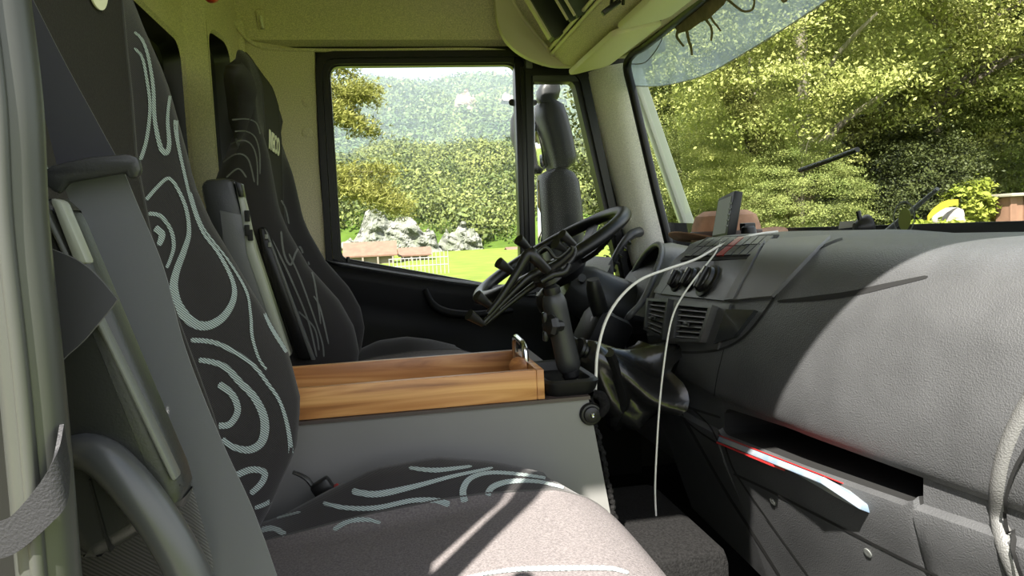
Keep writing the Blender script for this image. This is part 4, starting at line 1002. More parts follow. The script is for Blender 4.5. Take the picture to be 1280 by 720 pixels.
for k, o_ in enumerate((0, .012)): tube('lip_bead', [V((lipA.x - .008 - o_ * .6, y, lipA.z + .006 + o_)) for y in np.linspace(.36, YE, 6)], .0055, m_visor, oc, 8)
mk('shelf_back', [(.40, y, .86) for y in (.36, YE)] + [(.66, y, .80) for y in (.36, YE)] + [(.66, y, .60) for y in (.36, YE)] + [(lipA.x + .01, y, lipA.z + .01) for y in (.36, YE)], grid_faces(4, 2), m_console, oc)
bkm = [M('book_dark', (.012, .016, .010), .5), M('book_green', (.03, .05, .02), .5)]
for k, (yb, xo, hgt, lab, mt) in enumerate(((2.10, 0, .17, 'thick black book standing in the overhead console, nearest the driver door', 0), (1.93, .03, .16, 'thin dark green folder in the overhead console beside the black book', 1), (1.88, .04, .17, 'dark green folder in the overhead console, farthest from the driver door', 1))):
    bt = thing('book', lab, 'book', (.52 + xo, yb, lipA.z + .03), group='books in the overhead console')
    Rb = Matrix.Rotation(math.radians(-30), 3, 'Y')
    wdt = (.05, .012, .014)[k]
    rbox('cover', (.525 + xo * .4, yb, lipA.z + .10), (.11, wdt, hgt), bkm[mt], bt, .002, rot=Rb)
    rbox('pages', (.520 + xo * .4, yb, lipA.z + .10), (.112, wdt * .6, hgt * .92), m_console, bt, .001, rot=Rb)
# sun visors
def visor(lab, y0, y1, dz):
    a0 = V((.605, 0, .500 + dz)); a1 = V((.745, 0, .532 + dz)); t = thing('sun_visor', lab, 'sun visor', (.66, (y0 + y1) / 2, .50), group='sun visors')
    n = 14; pts = []
    d = (a1 - a0); L_ = d.length; d.normalize(); nn = V((-d.z, 0, d.x))
    cs = []
    r = .03
    for cx, cy, s0 in ((L_ - r, y1 - r, 0), (r, y1 - r, 90), (r, y0 + r, 180), (L_ - r, y0 + r, 270)):
        for q in range(6): a = math.radians(s0 + q * 18); cs.append((cx + r * math.cos(a), cy + r * math.sin(a)))
    R1 = lambda ins, h: [a0 + d * (L_ / 2 + (x - L_ / 2) * (1 - ins)) + V((0, (y0 + y1) / 2 + (y - (y0 + y1) / 2) * (1 - ins * .5), 0)) + nn * h for x, y in cs]
    loft('pad', [R1(.08, -.009), R1(.02, -.007), R1(0, 0), R1(.02, .007), R1(.08, .009)], m_visor, t)
    return t
v1_ = visor("pale vinyl sun visor nearest the driver's door", 1.80, 2.27, 0)
tube('pivot_rod', [(.738, 1.83, .535), (.738, 1.74, .54)], .004, m_black, v1_, 8)
v2_ = visor('long pale vinyl sun visor over the middle of the windscreen', 1.10, 1.785, .004)
tube('pivot_rod', [(.738, 1.15, .54), (.738, 1.06, .545)], .004, m_black, v2_, 8)
ck = thing('black_clip', 'small black clip hanging under the overhead console', 'clip', U(768, 6, Y=1.56))
p = U(764, 9, Y=1.58)
rbox('clip_body', p, (.05, .016, .012), m_black, ck, .003, rot=Matrix.Rotation(-.6, 3, 'Y'))
for k in range(3): tube('clip_tooth', [p + V((-.0 + .014 * k, 0, .006)), p + V((.012 * k, -.02, .03))], .004, m_black, ck, 6)
# red roof lamp by the rear wall
rp_ = U(262, 0, Y=1.75)
rl_ = thing('red_lantern', 'small red and orange hanging lamp at the roof above the rear wall', 'lamp', rp_)
lathe('lens', rp_ + V((0, 0, .03)), (.25, -.15, -1), [(.001, -.03), (.02, -.025), (.025, 0), (.022, .02), (.012, .034), (.001, .038)], m_redlamp, rl_, 16)
for k in range(4): lathe('ring', rp_ + V((.0035, -.002, .03)) + V((.25, -.15, -1)).normalized() * (.004 + .008 * k), (.25, -.15, -1), [(.0245 - k * .003, -.0012), (.0252 - k * .003, 0), (.0245 - k * .003, .0012)], M('gold', (.6, .35, .12), .4), rl_, 16)
tube('cord', [rp_ + V((0, 0, .05)), rp_ + V((0, .02, .22))], .002, m_black, rl_, 6)

# ==================================================================== SUNSHADE SHEET ON WINDSCREEN
def filmmat(name, col, fac):
    mt = bpy.data.materials.new(name); mt.use_nodes = True; N = mt.node_tree.nodes; L = mt.node_tree.links; N.clear()
    o_ = N.new('ShaderNodeOutputMaterial'); mi = N.new('ShaderNodeMixShader'); m2 = N.new('ShaderNodeMixShader'); tr = N.new('ShaderNodeBsdfTransparent'); df = N.new('ShaderNodeBsdfDiffuse'); tl = N.new('ShaderNodeBsdfTranslucent')
    df.inputs['Color'].default_value = (*col, 1); tl.inputs['Color'].default_value = (*col, 1); tr.inputs['Color'].default_value = (.82, .9, 1, 1)
    t = N.new('ShaderNodeTexCoord'); x = N.new('ShaderNodeTexNoise'); x.inputs['Scale'].default_value = 14; x.inputs['Detail'].default_value = 5
    r = N.new('ShaderNodeMapRange'); r.inputs[1].default_value = .3; r.inputs[2].default_value = .7; r.inputs[3].default_value = fac - .12; r.inputs[4].default_value = fac + .12
    L.new(t.outputs['Object'], x.inputs['Vector']); L.new(x.outputs['Fac'], r.inputs[0]); L.new(r.outputs[0], mi.inputs['Fac'])
    m2.inputs['Fac'].default_value = .7
    L.new(df.outputs[0], m2.inputs[1]); L.new(tl.outputs[0], m2.inputs[2]); L.new(tr.outputs[0], mi.inputs[1]); L.new(m2.outputs[0], mi.inputs[2]); L.new(mi.outputs[0], o_.inputs['Surface'])
    return mt
m_film = filmmat('blue_film', (.36, .42, .50), .62)
m_anim = M('brown_print', (.17, .125, .08), .6, var=.25, vscale=30)
sh = thing('windscreen_sunshade', 'translucent blue grey sunshade sheet with brown animal prints along the windscreen top', 'sunshade', on_ws(850, 60))
low = crv([(786, 107, 0), (820, 108, 0), (850, 103, 0), (885, 92, 0), (930, 67, 0), (985, 33, 0), (1035, 0, 0), (1110, -52, 0), (1230, -140, 0)], 6)
botp = [on_ws(p.x, p.y, -.006) for p in low]
topp = [V((WX(p.y, .552) - .006, p.y, .552)) for p in botp]
vs_ = []; nn_ = 6
for a, b in zip(botp, topp):
    for k in range(nn_):
        q = a.lerp(b, k / (nn_ - 1)); vs_.append(V((WX(q.y, q.z) - .006, q.y, q.z)))
mk('film', vs_, grid_faces(len(botp), nn_), m_film, sh, True)
tube('hem', [p + V((-.001, 0, 0)) for p in botp], .0016, M('hem', (.45, .47, .47), .5), sh, 6)
def printed(name, pxs):
    P = [on_ws(a, b, -.0085) for a, b in pxs]
    return prism(name, P, (-.0006, 0, 0), m_anim, sh)
printed('animal_print', [(843, 33), (850, 20), (862, 14), (876, 8), (888, -6), (900, -14), (912, -6), (905, 6), (894, 16), (886, 24), (876, 28), (862, 38), (848, 42)])
for pts, w_ in ([(848, 36), (846, 45), (850, 52), (855, 58)], 3.5), ([(858, 36), (861, 50), (864, 60), (865, 69)], 4), ([(882, 24), (888, 32), (890, 40), (889, 51)], 3.5), ([(886, 18), (892, 27), (897, 33), (901, 39)], 3), ([(906, -4), (920, 8), (930, 14), (940, 12), (943, 2), (940, -8)], 3.5), ([(974, -8), (980, 2), (986, -4)], 4):
    Pp = crv([(a, b, 0) for a, b in pts], 5); L_ = []; R_ = []
    for i, p in enumerate(Pp):
        t = (Pp[min(i + 1, len(Pp) - 1)] - Pp[max(i - 1, 0)]).normalized(); wv = w_ / 2 * (1 - .35 * i / len(Pp))
        L_.append(on_ws(p.x - t.y * wv, p.y + t.x * wv, -.0085)); R_.append(on_ws(p.x + t.y * wv, p.y - t.x * wv, -.0085))
    ribbon('animal_print', L_, R_, .0006, m_anim, sh)
cw = thing('thin_black_wire', 'thin black wire looping across the upper windscreen corner', 'wire', on_ws(810, 80))
tube('wire', crv([on_ws(831, 35, -.012), on_ws(826, 52, -.02), on_ws(816, 68, -.02), on_ws(804, 79, -.02), on_ws(787, 80, -.012)], 6), .0014, m_black, cw, 6)

# ==================================================================== OUTSIDE: post, wipers, mirror
po = thing('exterior_bar', 'pale grey square bar outside the windscreen beside the pillar', 'bar', U(866, 300, Y=2.55))
pA, pB_ = U(776, 40, Y=2.55), U(876, 330, Y=2.55); dv = (pB_ - pA); Lp = dv.length
rbox('tube', (pA + pB_) / 2, (Lp, .058, .05), m_post, po, .004, rot=basis(dv, V((.3, 1, 0))))
rbox('edge_strip', (pA + pB_) / 2 + V((-.018, -.032, 0)), (Lp, .006, .014), M('bar_edge', (.55, .56, .52), .4), po, .001, rot=basis(dv, V((.3, 1, 0))))
rbox('lower_bracket', U(872, 326, Y=2.505), (.08, .07, .03), m_black, po, .004)
rbox('end_bracket', U(812, 58, Y=2.52) + V((.03, 0, 0)), (.05, .03, .04), m_black, po, .004)
wi = thing('wiper', 'black windscreen wiper resting on the outside of the glass', 'wiper', on_ws(1105, 288, .02))
w0, w1_ = on_ws(1000, 213, .03), on_ws(1072, 187, .03)
tube('blade', [w0, w0.lerp(w1_, .5) + V((.004, 0, 0)), w1_], .006, m_black, wi, 8)
w2_, w3_ = on_ws(1106, 292, .03), on_ws(1172, 236, .03)
tube('arm', [w2_, w3_], [.007, .004], m_greyp, wi, 8)
# door mirror
mi_ = thing('door_mirror', 'tall dark double door mirror outside the quarter window', 'mirror', U(700, 340, Y=2.85))
def blob(nm, secs, Y, dep, mat):
    rg = []
    for (py, xl, xr) in secs:
        a = U(xl, py, Y=Y); b = U(xr, py, Y=Y); c = (a + b) / 2; hw = (b - a).length / 2
        rg.append([c + V((math.copysign(abs(math.cos(q)) ** .6, math.cos(q)) * hw, math.copysign(abs(math.sin(q)) ** .7, math.sin(q)) * dep, 0)) for q in np.linspace(0, 2 * math.pi, 20, endpoint=False)])
    return loft(nm, rg, mat, mi_)
blob('bracket_head', [(100, 684, 688), (104, 676, 698), (114, 671, 700), (124, 671, 697), (130, 674, 690)], 2.80, .04, m_house)
blob('upper_housing', [(128, 672, 690), (134, 668, 702), (150, 668, 708), (175, 676, 714), (198, 682, 718), (206, 684, 716), (212, 686, 708)], 2.85, .09, m_house)
blob('neck', [(205, 686, 706), (222, 684, 708)], 2.85, .05, m_house)
blob('lower_housing', [(213, 684, 706), (218, 674, 716), (228, 672, 722), (260, 674, 726), (310, 676, 729), (345, 678, 729), (356, 682, 722)], 2.85, .08, m_house)
for zz in (128, 350): tube('mount_arm', crv([U(668, zz, Y=2.80), U(655, zz, Y=2.62), U(640, zz, Y=2.44)], 4), .012, m_house, mi_, 8)
# mirror glass faces (facing rearward, -X)
def mface(nm, pxs, y0, y1, mat, off):
    top_ = [U(a, b, Y=y0) for a, b in pxs]
    return prism(nm, [p for p in top_], (-.004, .0, 0), mat, mi_)
blob('upper_bezel', [(140, 642, 648), (150, 638, 668), (170, 638, 672), (195, 645, 676), (212, 656, 680), (218, 662, 676)], 2.97, .03, m_house)
prism('mirror_face', [U(a, b, Y=2.84) for a, b in ((668, 134), (676, 140), (684, 172), (686, 206), (680, 212), (672, 206), (668, 180))], (0, -.004, 0), m_mirror, mi_, .001)
prism('mirror_face', [U(a, b, Y=2.84) for a, b in ((671, 226), (684, 219), (690, 224), (688, 300), (676, 330), (672, 300))], (0, -.004, 0), m_mirror, mi_, .001)

# ==================================================================== LANDSCAPE
m_grass = M('meadow', (.10, .135, .020), .9, spec=.1, var=.18, vscale=.6)
m_dirt = M('bank_soil', (.06, .07, .022), .95, spec=.1, var=.4, vscale=1.2)
gs = 400
def bank(x, y):
    s = (x - .42 * y - 1.6) / 2.6; s = min(max(s, 0), 1); s = s * s * (3 - 2 * s)
    return -2.0 + 1.55 * s
gx = np.concatenate([np.linspace(-150, -10, 12), np.linspace(-8, 40, 60), np.linspace(45, 200, 12)]); gy = np.concatenate([np.linspace(-80, -6, 8), np.linspace(-5, 30, 36), np.linspace(34, 115, 16)])
gv = [(x, y, bank(x, y)) for x in gx for y in gy]
gd = mk('ground', gv, grid_faces(len(gx), len(gy)), m_grass, None, True)
setp(gd, 'bright green meadow around the truck', 'ground', kind='structure')

gp_ = rbox('bounce_strip', (0, -4, -1.99), (10, 14, .03), M('gravel', (.24, .23, .20), .95, spec=.1, var=.25, vscale=9), None, 0)  # added unseen strip, bounces neutral light up to the roof lining
setp(gp_, 'pale gravel strip added under the truck for neutral bounce light', 'ground', kind='structure')
def hillz(y, x): return float(np.interp(y, [98, 104, 112, 150, 200, 260, 300, 420], [-2.4, -1.6, 3.2, 13, 21.5, 27.8, 29, 20])) + 1.6 * math.sin(x * .11 + y * .03) + 1.0 * math.sin(x * .23 + 1)
def mountz(y, x): return float(np.interp(y, [380, 430, 620, 760, 900], [10, 36, 102, 150, 160])) + 8 * math.sin(x * .018 + 1.3) * (y - 380) / 400 + 5 * math.sin(x * .045 + y * .02) + x * .085 * min(1, (y - 380) / 300)
m_hill = M('hill_soil', (.045, .075, .012), .95, spec=.05, var=.3, vscale=.2)
hx_ = np.linspace(-120, 150, 60); hy = np.linspace(97, 420, 50)
hl = mk('hill', [(x, y, hillz(y, x)) for x in hx_ for y in hy], grid_faces(60, 50), m_hill, None, True)
setp(hl, 'wooded lower hill beyond the meadow', 'hill', kind='structure')
mx_ = np.linspace(-420, 520, 70); my = np.linspace(380, 900, 50)
mo_ = mk('mountain', [(x, y, mountz(y, x)) for x in mx_ for y in my], grid_faces(70, 50), M('mountain_soil', (.06, .095, .045), .95, spec=.05, col2=(.13, .19, .06), vscale=.012), None, True)
setp(mo_, 'steep hazy forested mountainside behind the hill', 'mountain', kind='structure')
# tree crowns on the slopes, too many and too far to count
def forest(name, n, kr, yr, hf, r0, r1, mat, seed, nq=26, tall=1.2, qs_=.5):
    g = np.random.default_rng(seed); Y_ = g.uniform(*yr, n); X_ = Y_ * g.uniform(*kr, n); R_ = g.uniform(r0, r1, n) * (1 + .6 * g.random(n) ** 4)
    Z_ = np.array([hf(y, x) for x, y in zip(X_, Y_)])
    C = np.stack([X_, Y_, Z_ + R_ * .6], 1); C = np.repeat(C, nq, 0); R2 = np.repeat(R_, nq)[:, None]
    d = g.normal(size=(len(C), 3)); d[:, 2] = np.abs(d[:, 2]) * 1.1 - .35; d /= np.linalg.norm(d, axis=1)[:, None]
    p = C + d * R2 * g.uniform(.65, 1.05, (len(C), 1)) * np.array([1, 1, tall])
    nn = d + g.normal(size=d.shape) * .45; nn /= np.linalg.norm(nn, axis=1)[:, None]
    t = np.cross(nn, g.normal(size=d.shape)); t /= np.linalg.norm(t, axis=1)[:, None]; b = np.cross(nn, t); s_ = R2 * qs_ * g.uniform(.6, 1.2, (len(C), 1))
    q = np.stack([p - t * s_, p - b * s_ * .7, p + t * s_, p + b * s_ * .7], 1).reshape(-1, 3); q[:, 2] += H
    o = bpy.data.objects.new(name, quads_mesh(name, q, mat)); COL.objects.link(o); return o
f1 = forest('hill_forest', 5200, (-.14, .40), (108, 290), hillz, 1.0, 2.0, leafmat('hill_leaf', (.032, .056, .014), (.165, .185, .048), .15, .12), 3, 72, 1.2, .155)
setp(f1, 'sunlit yellow green woodland covering the lower hill', 'forest', kind='stuff')
f2 = forest('mountain_forest', 13000, (-.14, .40), (400, 780), mountz, 1.6, 3.8, leafmat('mount_leaf', (.03, .07, .022), (.11, .155, .04), .1, .03), 4, 20, 1.7, .38)
setp(f2, 'hazy green forest covering the mountainside', 'forest', kind='stuff')
# pale rock faces
from mathutils import noise as mnoise
def rock(name, label, pxl, pxr, pyt, pyb, Y, seed, mat, amp=.6, dep=2.0):
    n, m__ = 90, 28; vs_ = []
    for i in range(n):
        u = i / (n - 1); px = pxl + (pxr - pxl) * u
        tp = pyt + (pyb - pyt) * min(.97, max(0, (2 * abs(u - .45)) ** 2.2 * .75 + .12 + .34 * mnoise.fractal(V((u * 5, seed, 0)), 1, 2, 4)))
        for j in range(m__):
            v = j / (m__ - 1); p = U(px, pyb + (tp - pyb) * v, Y=Y)
            k = Y / 100
            s_ = amp * 2.0 * mnoise.fractal(V((p.x * .35 / k, p.z * .6 / k + p.x * .25 / k, seed * 3.1)), .9, 2.1, 5)
            vs_.append(p + V((0, s_ + dep * v ** 1.2, 0)))
    for i in range(n): vs_.append(vs_[i * m__] + V((0, dep * 2.5, 0)))
    f = grid_faces(n, m__)
    for i in range(n - 1): f.append((i * m__ + m__ - 1, (i + 1) * m__ + m__ - 1, n * m__ + i + 1, n * m__ + i))
    o = mk(name, vs_, f, mat, None, False); return setp(o, label, 'rock')
m_rock = M('limestone', (.17, .17, .155), .9, spec=.15, bump=0, col2=(.09, .10, .07), vscale=.6)
rock('cliff', 'long pale grey cliff at the foot of the hill behind the sheds', 425, 562, 258, 322, 99.0, 1, m_rock, .9, 3)
rock('cliff', 'smaller pale cliff band half way up the wooded hill', 548, 618, 276, 322, 102, 2, m_rock, .8, 3)
rock('rock_outcrop', 'cream coloured rock outcrop high on the mountainside', 564, 604, 108, 146, 560, 5, M('cream_rock', (.30, .25, .19), .9, col2=(.14, .125, .095), vscale=.08), 4, 8)
rock('rock_outcrop', 'tiny pale outcrop at the right top of the mountainside', 629, 644, 110, 126, 570, 6, M('cream_rock2', (.2, .18, .15), .9), 3, 6)

# farm sheds and railing across the meadow
m_roof = M('brown_roof', (.12, .066, .043), .8, var=.15, vscale=2)
m_wallw = M('shed_wall', (.18, .15, .12), .85)
def shed(label, pxl, pxr, pyt, pyb, pyg, Y):
    a = U(pxl, pyb, Y=Y); b = U(pxr, pyb - .047 * 0, Y=Y); top_ = U((pxl + pxr) / 2, pyt, Y=Y).z; e = (a.z + b.z) / 2; g = -2.0
    t = thing('farm_shed', label, 'shed', ((a.x + b.x) / 2, Y + 2, g))
    rbox('walls', ((a.x + b.x) / 2, Y + 2.4, (g + e) / 2), (b.x - a.x - .6, 4, max(e - g, .2)), m_wallw, t, 0)
    x0, x1 = a.x, b.x
    for s_, (yA, yB) in enumerate(((Y, Y + 2.4), (Y + 4.8, Y + 2.4))):
        prism('roof_slope', [V((x0, yA, e)), V((x1, yA, e)), V((x1, yB, top_)), V((x0, yB, top_))], (0, 0, .12), m_roof, t)
    for k in range(4): rbox('post', (x0 + .4 + (x1 - x0 - .8) * k / 3, Y + .1, (g + e) / 2), (.14, .14, e - g), m_wallw, t, 0)
shed('long low shed with reddish brown roof below the cliff', 428, 497, 304, 321, 330, 62)
shed('smaller brown roofed shed right of the long shed', 498, 541, 311, 320, 330, 66)
shed('tiny dark roofed shed far off at the meadow edge', 636, 652, 310, 316, 319, 90)
fe = thing('metal_railing', 'pale metal railing panels standing in the meadow', 'railing', U(530, 340, Y=42))
m_fence = M('galvanised', (.34, .34, .34), .4, metal=.4)
yy = 40
for k, px in enumerate(np.linspace(486, 560, 16)):
    a = U(px, 318 + (px % 3), Y=yy); tube('upright', [V((a.x, yy, -2)), V((a.x, yy, -1.05 if k < 11 else -.75))], .022, m_fence, fe, 6)
for h_ in (-1.08, -1.5): a, b = U(486, 330, Y=yy), U(560, 330, Y=yy); tube('rail', [V((a.x, yy, h_)), V((b.x, yy, h_))], .025, m_fence, fe, 6)

# ------------------------------------------------------------------ leafy trees ahead of the windscreen
def crown_mesh(name, nspray, nleaf, rad, lsize, mat, seed, flat=.35, spray=.75, fill=.45):
    g = np.random.default_rng(seed)
    d = g.normal(size=(nspray, 3)); d /= np.linalg.norm(d, axis=1)[:, None]
    rr_ = (fill + (1 - fill) * g.random(nspray) ** .5)[:, None]
    c = d * rr_ * np.array(rad)
    c = np.repeat(c, nleaf, 0); dn = np.repeat(d, nleaf, 0); n = len(c)
    off = g.normal(size=(n, 3)) * np.array([spray, spray, spray * flat]) * .55
    rad2 = np.hypot(off[:, 0], off[:, 1]); off[:, 2] -= rad2 ** 2 * .28
    p = c + off
    nn = g.normal(size=(n, 3)) * .8 + np.array([0, 0, .9]) + dn * .5; nn /= np.linalg.norm(nn, axis=1)[:, None]
    t = np.cross(nn, g.normal(size=(n, 3))); t /= np.linalg.norm(t, axis=1)[:, None]; b = np.cross(nn, t)
    s = (lsize * g.uniform(.6, 1.25, n))[:, None]
    q = np.stack([p - t * s, p - b * s * .55 + t * s * .1 - nn * s * .12, p + t * s, p + b * s * .55 + t * s * .1 - nn * s * .12], 1).reshape(-1, 3)
    return quads_mesh(name, q, mat)
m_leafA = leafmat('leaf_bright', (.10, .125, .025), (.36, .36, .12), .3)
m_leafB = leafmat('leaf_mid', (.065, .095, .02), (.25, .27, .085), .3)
m_leafC = leafmat('leaf_shade', (.018, .026, .007), (.070, .082, .022), .25)  # deep and low trees get part of their shade from this darker colour
m_bark = M('bark', (.10, .085, .065), .9, var=.3, vscale=6)
crA = crown_mesh('crown', 260, 360, (2.6, 2.6, 2.7), .036, m_leafA, 11, .3, .52, .45)
crB = crown_mesh('crown', 260, 360, (2.8, 2.8, 3.0), .040, m_leafB, 12, .3, .56, .45)
crC = crown_mesh('crown', 420, 120, (3.4, 3.4, 4.2), .085, m_leafC, 13, .3, .75)
def trunk_mesh(h_, seed):
    g = random.Random(seed); pts = [V((0, 0, -h_)), V((.05, .03, -h_ * .5)), V((-.04, .05, 0)), V((.03, -.05, h_ * .5))]
    rings_ = tube_geo(crv(pts, 4), [.16, .12, .09, .05], 8); vs_ = [tuple(p) for r in rings_ for p in r]; f = grid_faces(len(rings_), 8, closed_m=True)
    for k in range(9):
        a = g.uniform(0, 6.28); z = g.uniform(-h_ * .45, h_ * .4); L_ = g.uniform(1.2, 2.2)
        br = tube_geo(crv([V((0, 0, z)), V((math.cos(a) * L_ * .5, math.sin(a) * L_ * .5, z + .3)), V((math.cos(a) * L_, math.sin(a) * L_, z + .45))], 3), [.05, .03, .012], 5)
        b0 = len(vs_); vs_ += [tuple(p) for r in br for p in r]; f += grid_faces(len(br), 5, closed_m=True, off=b0)
    me = bpy.data.meshes.new('trunk'); me.from_pydata(vs_, [], f); me.materials.append(m_bark); me.update(); return me
tk = trunk_mesh(2.6, 1)
def tree(label, px, Y, z, s, cr, rot, group='leafy trees ahead of the windscreen'):
    x = U(px, 285, Y=Y).x
    t = thing('leafy_tree', label, 'tree', (x, Y, bank(x, Y)), group=group)
    for nm, me in (('crown', cr), ('trunk', tk)):
        o = bpy.data.objects.new(nm, me); COL.objects.link(o); o.parent = t
        o.location = (0, 0, z - bank(x, Y)); o.rotation_euler = (0, 0, rot if nm == 'crown' else rot * .3)
        o.scale = (s, s, s if nm == 'crown' else max(s, (z - bank(x, Y)) / 2.6))
specs = [
    ('bright leafy tree filling the middle of the windscreen', 1010, 10.0, 2.9, .85, crA, .3),
    ('bright leafy tree in the upper right of the windscreen', 1170, 10.0, 3.3, .90, crA, 1.4),
    ('pale green tree just left of the small brown hut', 1215, 10.5, 1.5, .42, crB, 2.2),
    ('tree rising above the small brown hut at the right edge', 1330, 10.5, 2.3, .80, crB, 4.0),
    ('green tree behind the pale bar at the left of the windscreen', 905, 14.5, 1.2, .6, crB, 5.1),
    ('small bright tree low behind the monitor', 940, 11.0, 1.1, .42, crA, .9),
    ('tree at the top left corner of the windscreen', 890, 19.0, 4.5, .95, crB, 2.9),
    ('slim tree low between the pillar and the pale bar', 830, 16.0, 1.0, .36, crB, .6),
    ('slim tree high between the pillar and the pale bar', 832, 16.5, 3.1, .40, crB, 3.6),
    ('tall tree behind the bright middle tree', 1080, 15.0, 5.2, 1.1, crA, 3.3),
    ('tall green tree right of the pale bar, above the monitor', 930, 14.0, 4.2, .9, crB, 2.5),
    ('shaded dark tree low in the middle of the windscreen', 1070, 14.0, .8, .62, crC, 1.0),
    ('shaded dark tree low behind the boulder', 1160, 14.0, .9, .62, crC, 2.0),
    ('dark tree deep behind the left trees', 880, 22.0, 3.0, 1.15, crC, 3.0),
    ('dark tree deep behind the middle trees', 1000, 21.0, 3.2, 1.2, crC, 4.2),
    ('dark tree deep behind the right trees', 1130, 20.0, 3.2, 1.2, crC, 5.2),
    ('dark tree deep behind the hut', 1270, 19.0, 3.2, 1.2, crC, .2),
    ('low green tree at the left behind the monitor', 880, 12.0, .7, .42, crB, 2.0),
    ('low green tree behind the suction cup', 1000, 12.5, .5, .42, crB, 4.4),
    ('low dark tree behind the wiper arm', 1115, 11.5, .5, .36, crC, 3.4),
    ('small green tree at the foot of the bright middle tree', 1005, 9.2, .25, .30, crB, 1.1),
    ('small dark tree left of the pale boulder', 1140, 9.3, .25, .27, crC, 5.5)]
for s_ in specs: tree(*s_)
# wooded slope closing the view behind the trees
def slope():
    vs_ = []; n, m__ = 40, 16
    for i in range(n):
        px = 795 + (1750 - 795) * i / (n - 1); k = (px - 480) / 900
        for j in range(m__):
            v = j / (m__ - 1); Y = 24 + 10 * v; z = -2.4 + 16 * v ** .9 * min(1, (px - 785) / 30) + .5 * math.sin(px * .07 + j)
            vs_.append(V((k * Y, Y, z)))
    return mk('hillside', vs_, grid_faces(n, m__), M('undergrowth', (.03, .045, .012), .95, spec=.05, col2=(.09, .12, .03), vscale=.9), None, True)
setp(slope(), 'dark wooded slope behind the trees ahead', 'hillside', kind='structure')

# bushes, boulder, small brown shed on the bank
def bush(label, px, py, Y, rad, mat, seed, n=60, ls=.045, nl=60):
    c = U(px, py, Y=Y); me = crown_mesh('foliage', n, nl, rad, ls, mat, seed, .5, rad[0] * .4, .3)
    t = thing('shrub', label, 'shrub', (c.x, c.y, bank(c.x, c.y)), group='shrubs on the bank')
    o = bpy.data.objects.new('foliage', me); COL.objects.link(o); o.parent = t; o.location = (0, 0, c.z - bank(c.x, c.y))
    tube('stem', [V((c.x, c.y, bank(c.x, c.y))), c], .02, m_bark, t, 6)
m_leafY = leafmat('leaf_yellow', (.30, .25, .02), (.45, .36, .04), .3)
m_leafL = leafmat('leaf_lime', (.14, .19, .02), (.28, .30, .055), .35)
bush('lime green shrub growing over the pale boulder', 1212, 252, 8.4, (.26, .3, .30), m_leafL, 31)
bush('yellow flowering shrub right of the boulder', 1232, 264, 8.6, (.20, .25, .20), m_leafY, 32)
bush('low lime ground cover in front of the boulder', 1175, 291, 8.0, (.45, .3, .10), m_leafL, 33, 50)
bush('pale shrub by the monitor at the foot of the windscreen', 1030, 283, 11, (.22, .3, .16), m_leafA, 34, 40)
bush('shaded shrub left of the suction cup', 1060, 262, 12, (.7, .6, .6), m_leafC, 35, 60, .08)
bush('bright leafy shrub hanging behind the monitor', 945, 230, 11, (.55, .5, .45), m_leafA, 36, 80, .06)
c = U(1183, 278, Y=8.2)
gb = np.random.default_rng(8); bmr = bmesh.new(); bmesh.ops.create_icosphere(bmr, subdivisions=3, radius=1)
vs_ = []
for v in bmr.verts:
    k = 1 + .12 * math.sin(v.co.x * 4 + 1) + .10 * math.sin(v.co.z * 5 + v.co.y * 3) + gb.uniform(-.03, .03)
    vs_.append(c + V((v.co.x * .20 * k, v.co.y * .25 * k, v.co.z * .19 * k)))
bmr.verts.index_update(); f = [tuple(v.index for v in x.verts) for x in bmr.faces]; bmr.free()
bo_ = mk('boulder', vs_, f, M('boulder_stone', (.30, .28, .25), .9, col2=(.16, .14, .14), vscale=7), None, True); setp(bo_, 'pale grey boulder among yellow shrubs ahead of the truck', 'boulder')
tp_ = thing('yellow_tarp', 'strip of yellow sheeting draped over the pale boulder', 'tarp', c + V((0, 0, .15)))
rib('sheet', [((1160, 270), (1160, 276), 7.95), ((1168, 260), (1170, 267), 7.95), ((1182, 251), (1184, 259), 7.96), ((1198, 249), (1198, 256), 7.98)], .01, m_leafY, tp_)
b1, b2 = U(1262, 292, Y=7.9), U(1345, 292, Y=7.9); t1 = U(1256, 246, Y=7.9)
hs = thing('brown_hut', 'small brown corrugated hut at the right edge of the windscreen', 'hut', (b1.x + .3, 7.9, bank(b1.x, 7.9)))
m_hut = M('hut_boards', (.17, .09, .058), .8, var=.15, vscale=5)
nb = 10
for k in range(nb):
    xx = b1.x + (b2.x - b1.x) * (k + .5) / nb
    rbox('board', (xx, 7.9 + (.012 if k % 2 else 0), (bank(xx, 7.9) + t1.z) / 2), ((b2.x - b1.x) / nb - .008, .03, t1.z - bank(xx, 7.9)), m_hut, hs, .004, seg=1)
rbox('hut_core', ((b1.x + b2.x) / 2, 8.02, (bank(b1.x, 7.9) + t1.z) / 2), (b2.x - b1.x - .02, .2, t1.z - bank(b1.x, 7.9)), m_hut, hs, 0)
rbox('hut_roof', ((b1.x + b2.x) / 2, 8.0, t1.z + .02), (b2.x - b1.x + .10, .36, .04), M('hut_roof', (.22, .2, .16), .8), hs, .005)

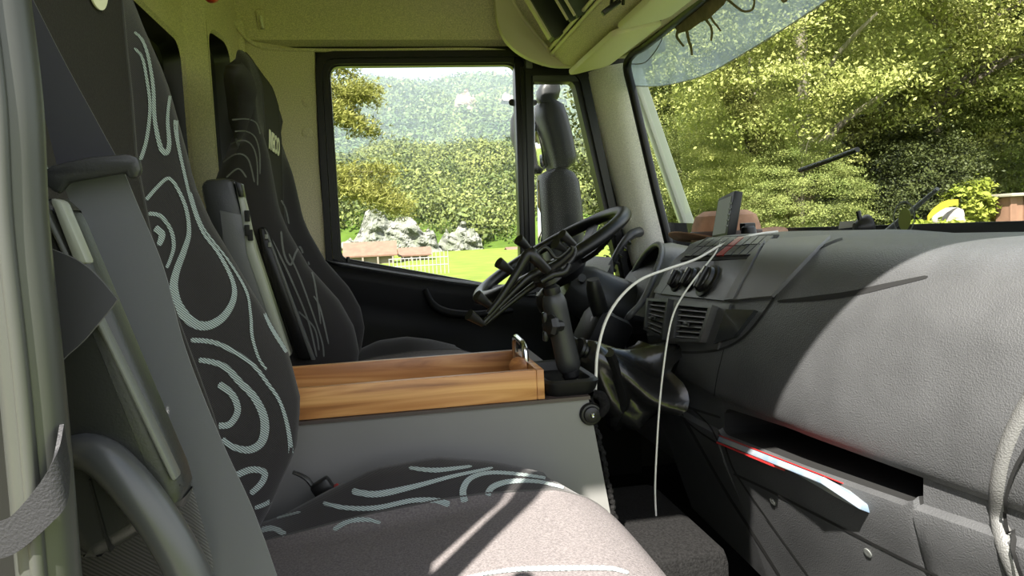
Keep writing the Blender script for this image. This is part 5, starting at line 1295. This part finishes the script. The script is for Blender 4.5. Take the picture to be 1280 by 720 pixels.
# pine boughs at the left of the side window
m_needle = leafmat('needles', (.11, .12, .022), (.25, .25, .065), .3)
pn = thing('pine_tree', 'yellow green pine boughs reaching in from the left of the side window', 'tree', (-3.0, 13, -2))
tube('trunk', crv([(-3.0, 13, -2), (-2.95, 13, 1.5), (-3.0, 13, 5)], 5), [.22, .18, .12], m_bark, pn, 10)
gN = np.random.default_rng(21); qs = []
for (pxa, pya, pxb, pyb, thick, dens) in ((360, 110, 470, 122, .14, 900), (370, 60, 436, 92, .13, 500), (360, 130, 466, 165, .15, 700), (370, 170, 462, 108, .12, 500), (370, 205, 432, 222, .08, 300), (350, 215, 508, 262, .16, 1300), (360, 235, 480, 240, .18, 1100), (360, 225, 492, 215, .12, 600), (350, 140, 440, 138, .16, 600)):
    A, B = U(pxa, pya, Y=13), U(pxb, pyb, Y=12.6)
    tube('bough', crv([A, A.lerp(B, .5) + V((0, 0, .06)), B], 4), [.03, .02, .008], m_bark, pn, 6)
    t = gN.random(dens) ** .8; P = np.array(A)[None] * (1 - t[:, None]) + np.array(B)[None] * t[:, None]
    P = P + gN.normal(size=(dens, 3)) * np.array([.12, .3, thick * .55]); P[:, 2] += .06 * np.sin(t * 3.1)
    for k in range(5):
        d = gN.normal(size=(dens, 3)) * .6 + np.array([.5, 0, .35]); d /= np.linalg.norm(d, axis=1)[:, None]; s_ = np.cross(d, gN.normal(size=(dens, 3))); s_ /= np.linalg.norm(s_, axis=1)[:, None]
        L_ = gN.uniform(.05, .10, dens)[:, None]; W_ = .008
        qs.append(np.stack([P - s_ * W_, P + s_ * W_, P + d * L_ + s_ * W_ * .4, P + d * L_ - s_ * W_ * .4], 1).reshape(-1, 3))
q = np.concatenate(qs) - np.array([-3.0, 13, -2])
o = bpy.data.objects.new('needles', quads_mesh('needles', q, m_needle)); COL.objects.link(o); o.parent = pn; o['kind'] = 'stuff'

# valley haze between the hill and the mountain
hz = bpy.data.materials.new('haze'); hz.use_nodes = True; N = hz.node_tree.nodes; L = hz.node_tree.links; N.clear()
oo = N.new('ShaderNodeOutputMaterial'); vsn = N.new('ShaderNodeVolumeScatter'); vsn.inputs['Color'].default_value = (.72, .90, 1, 1); vsn.inputs['Density'].default_value = .0005; vsn.inputs['Anisotropy'].default_value = 0.0
L.new(vsn.outputs['Volume'], oo.inputs['Volume'])
hb = rbox('valley_haze', (40, 492, 170), (900, 790, 440), hz, None, 0)
setp(hb, 'pale bluish haze hanging over the wooded valley and mountain', 'haze', kind='stuff')
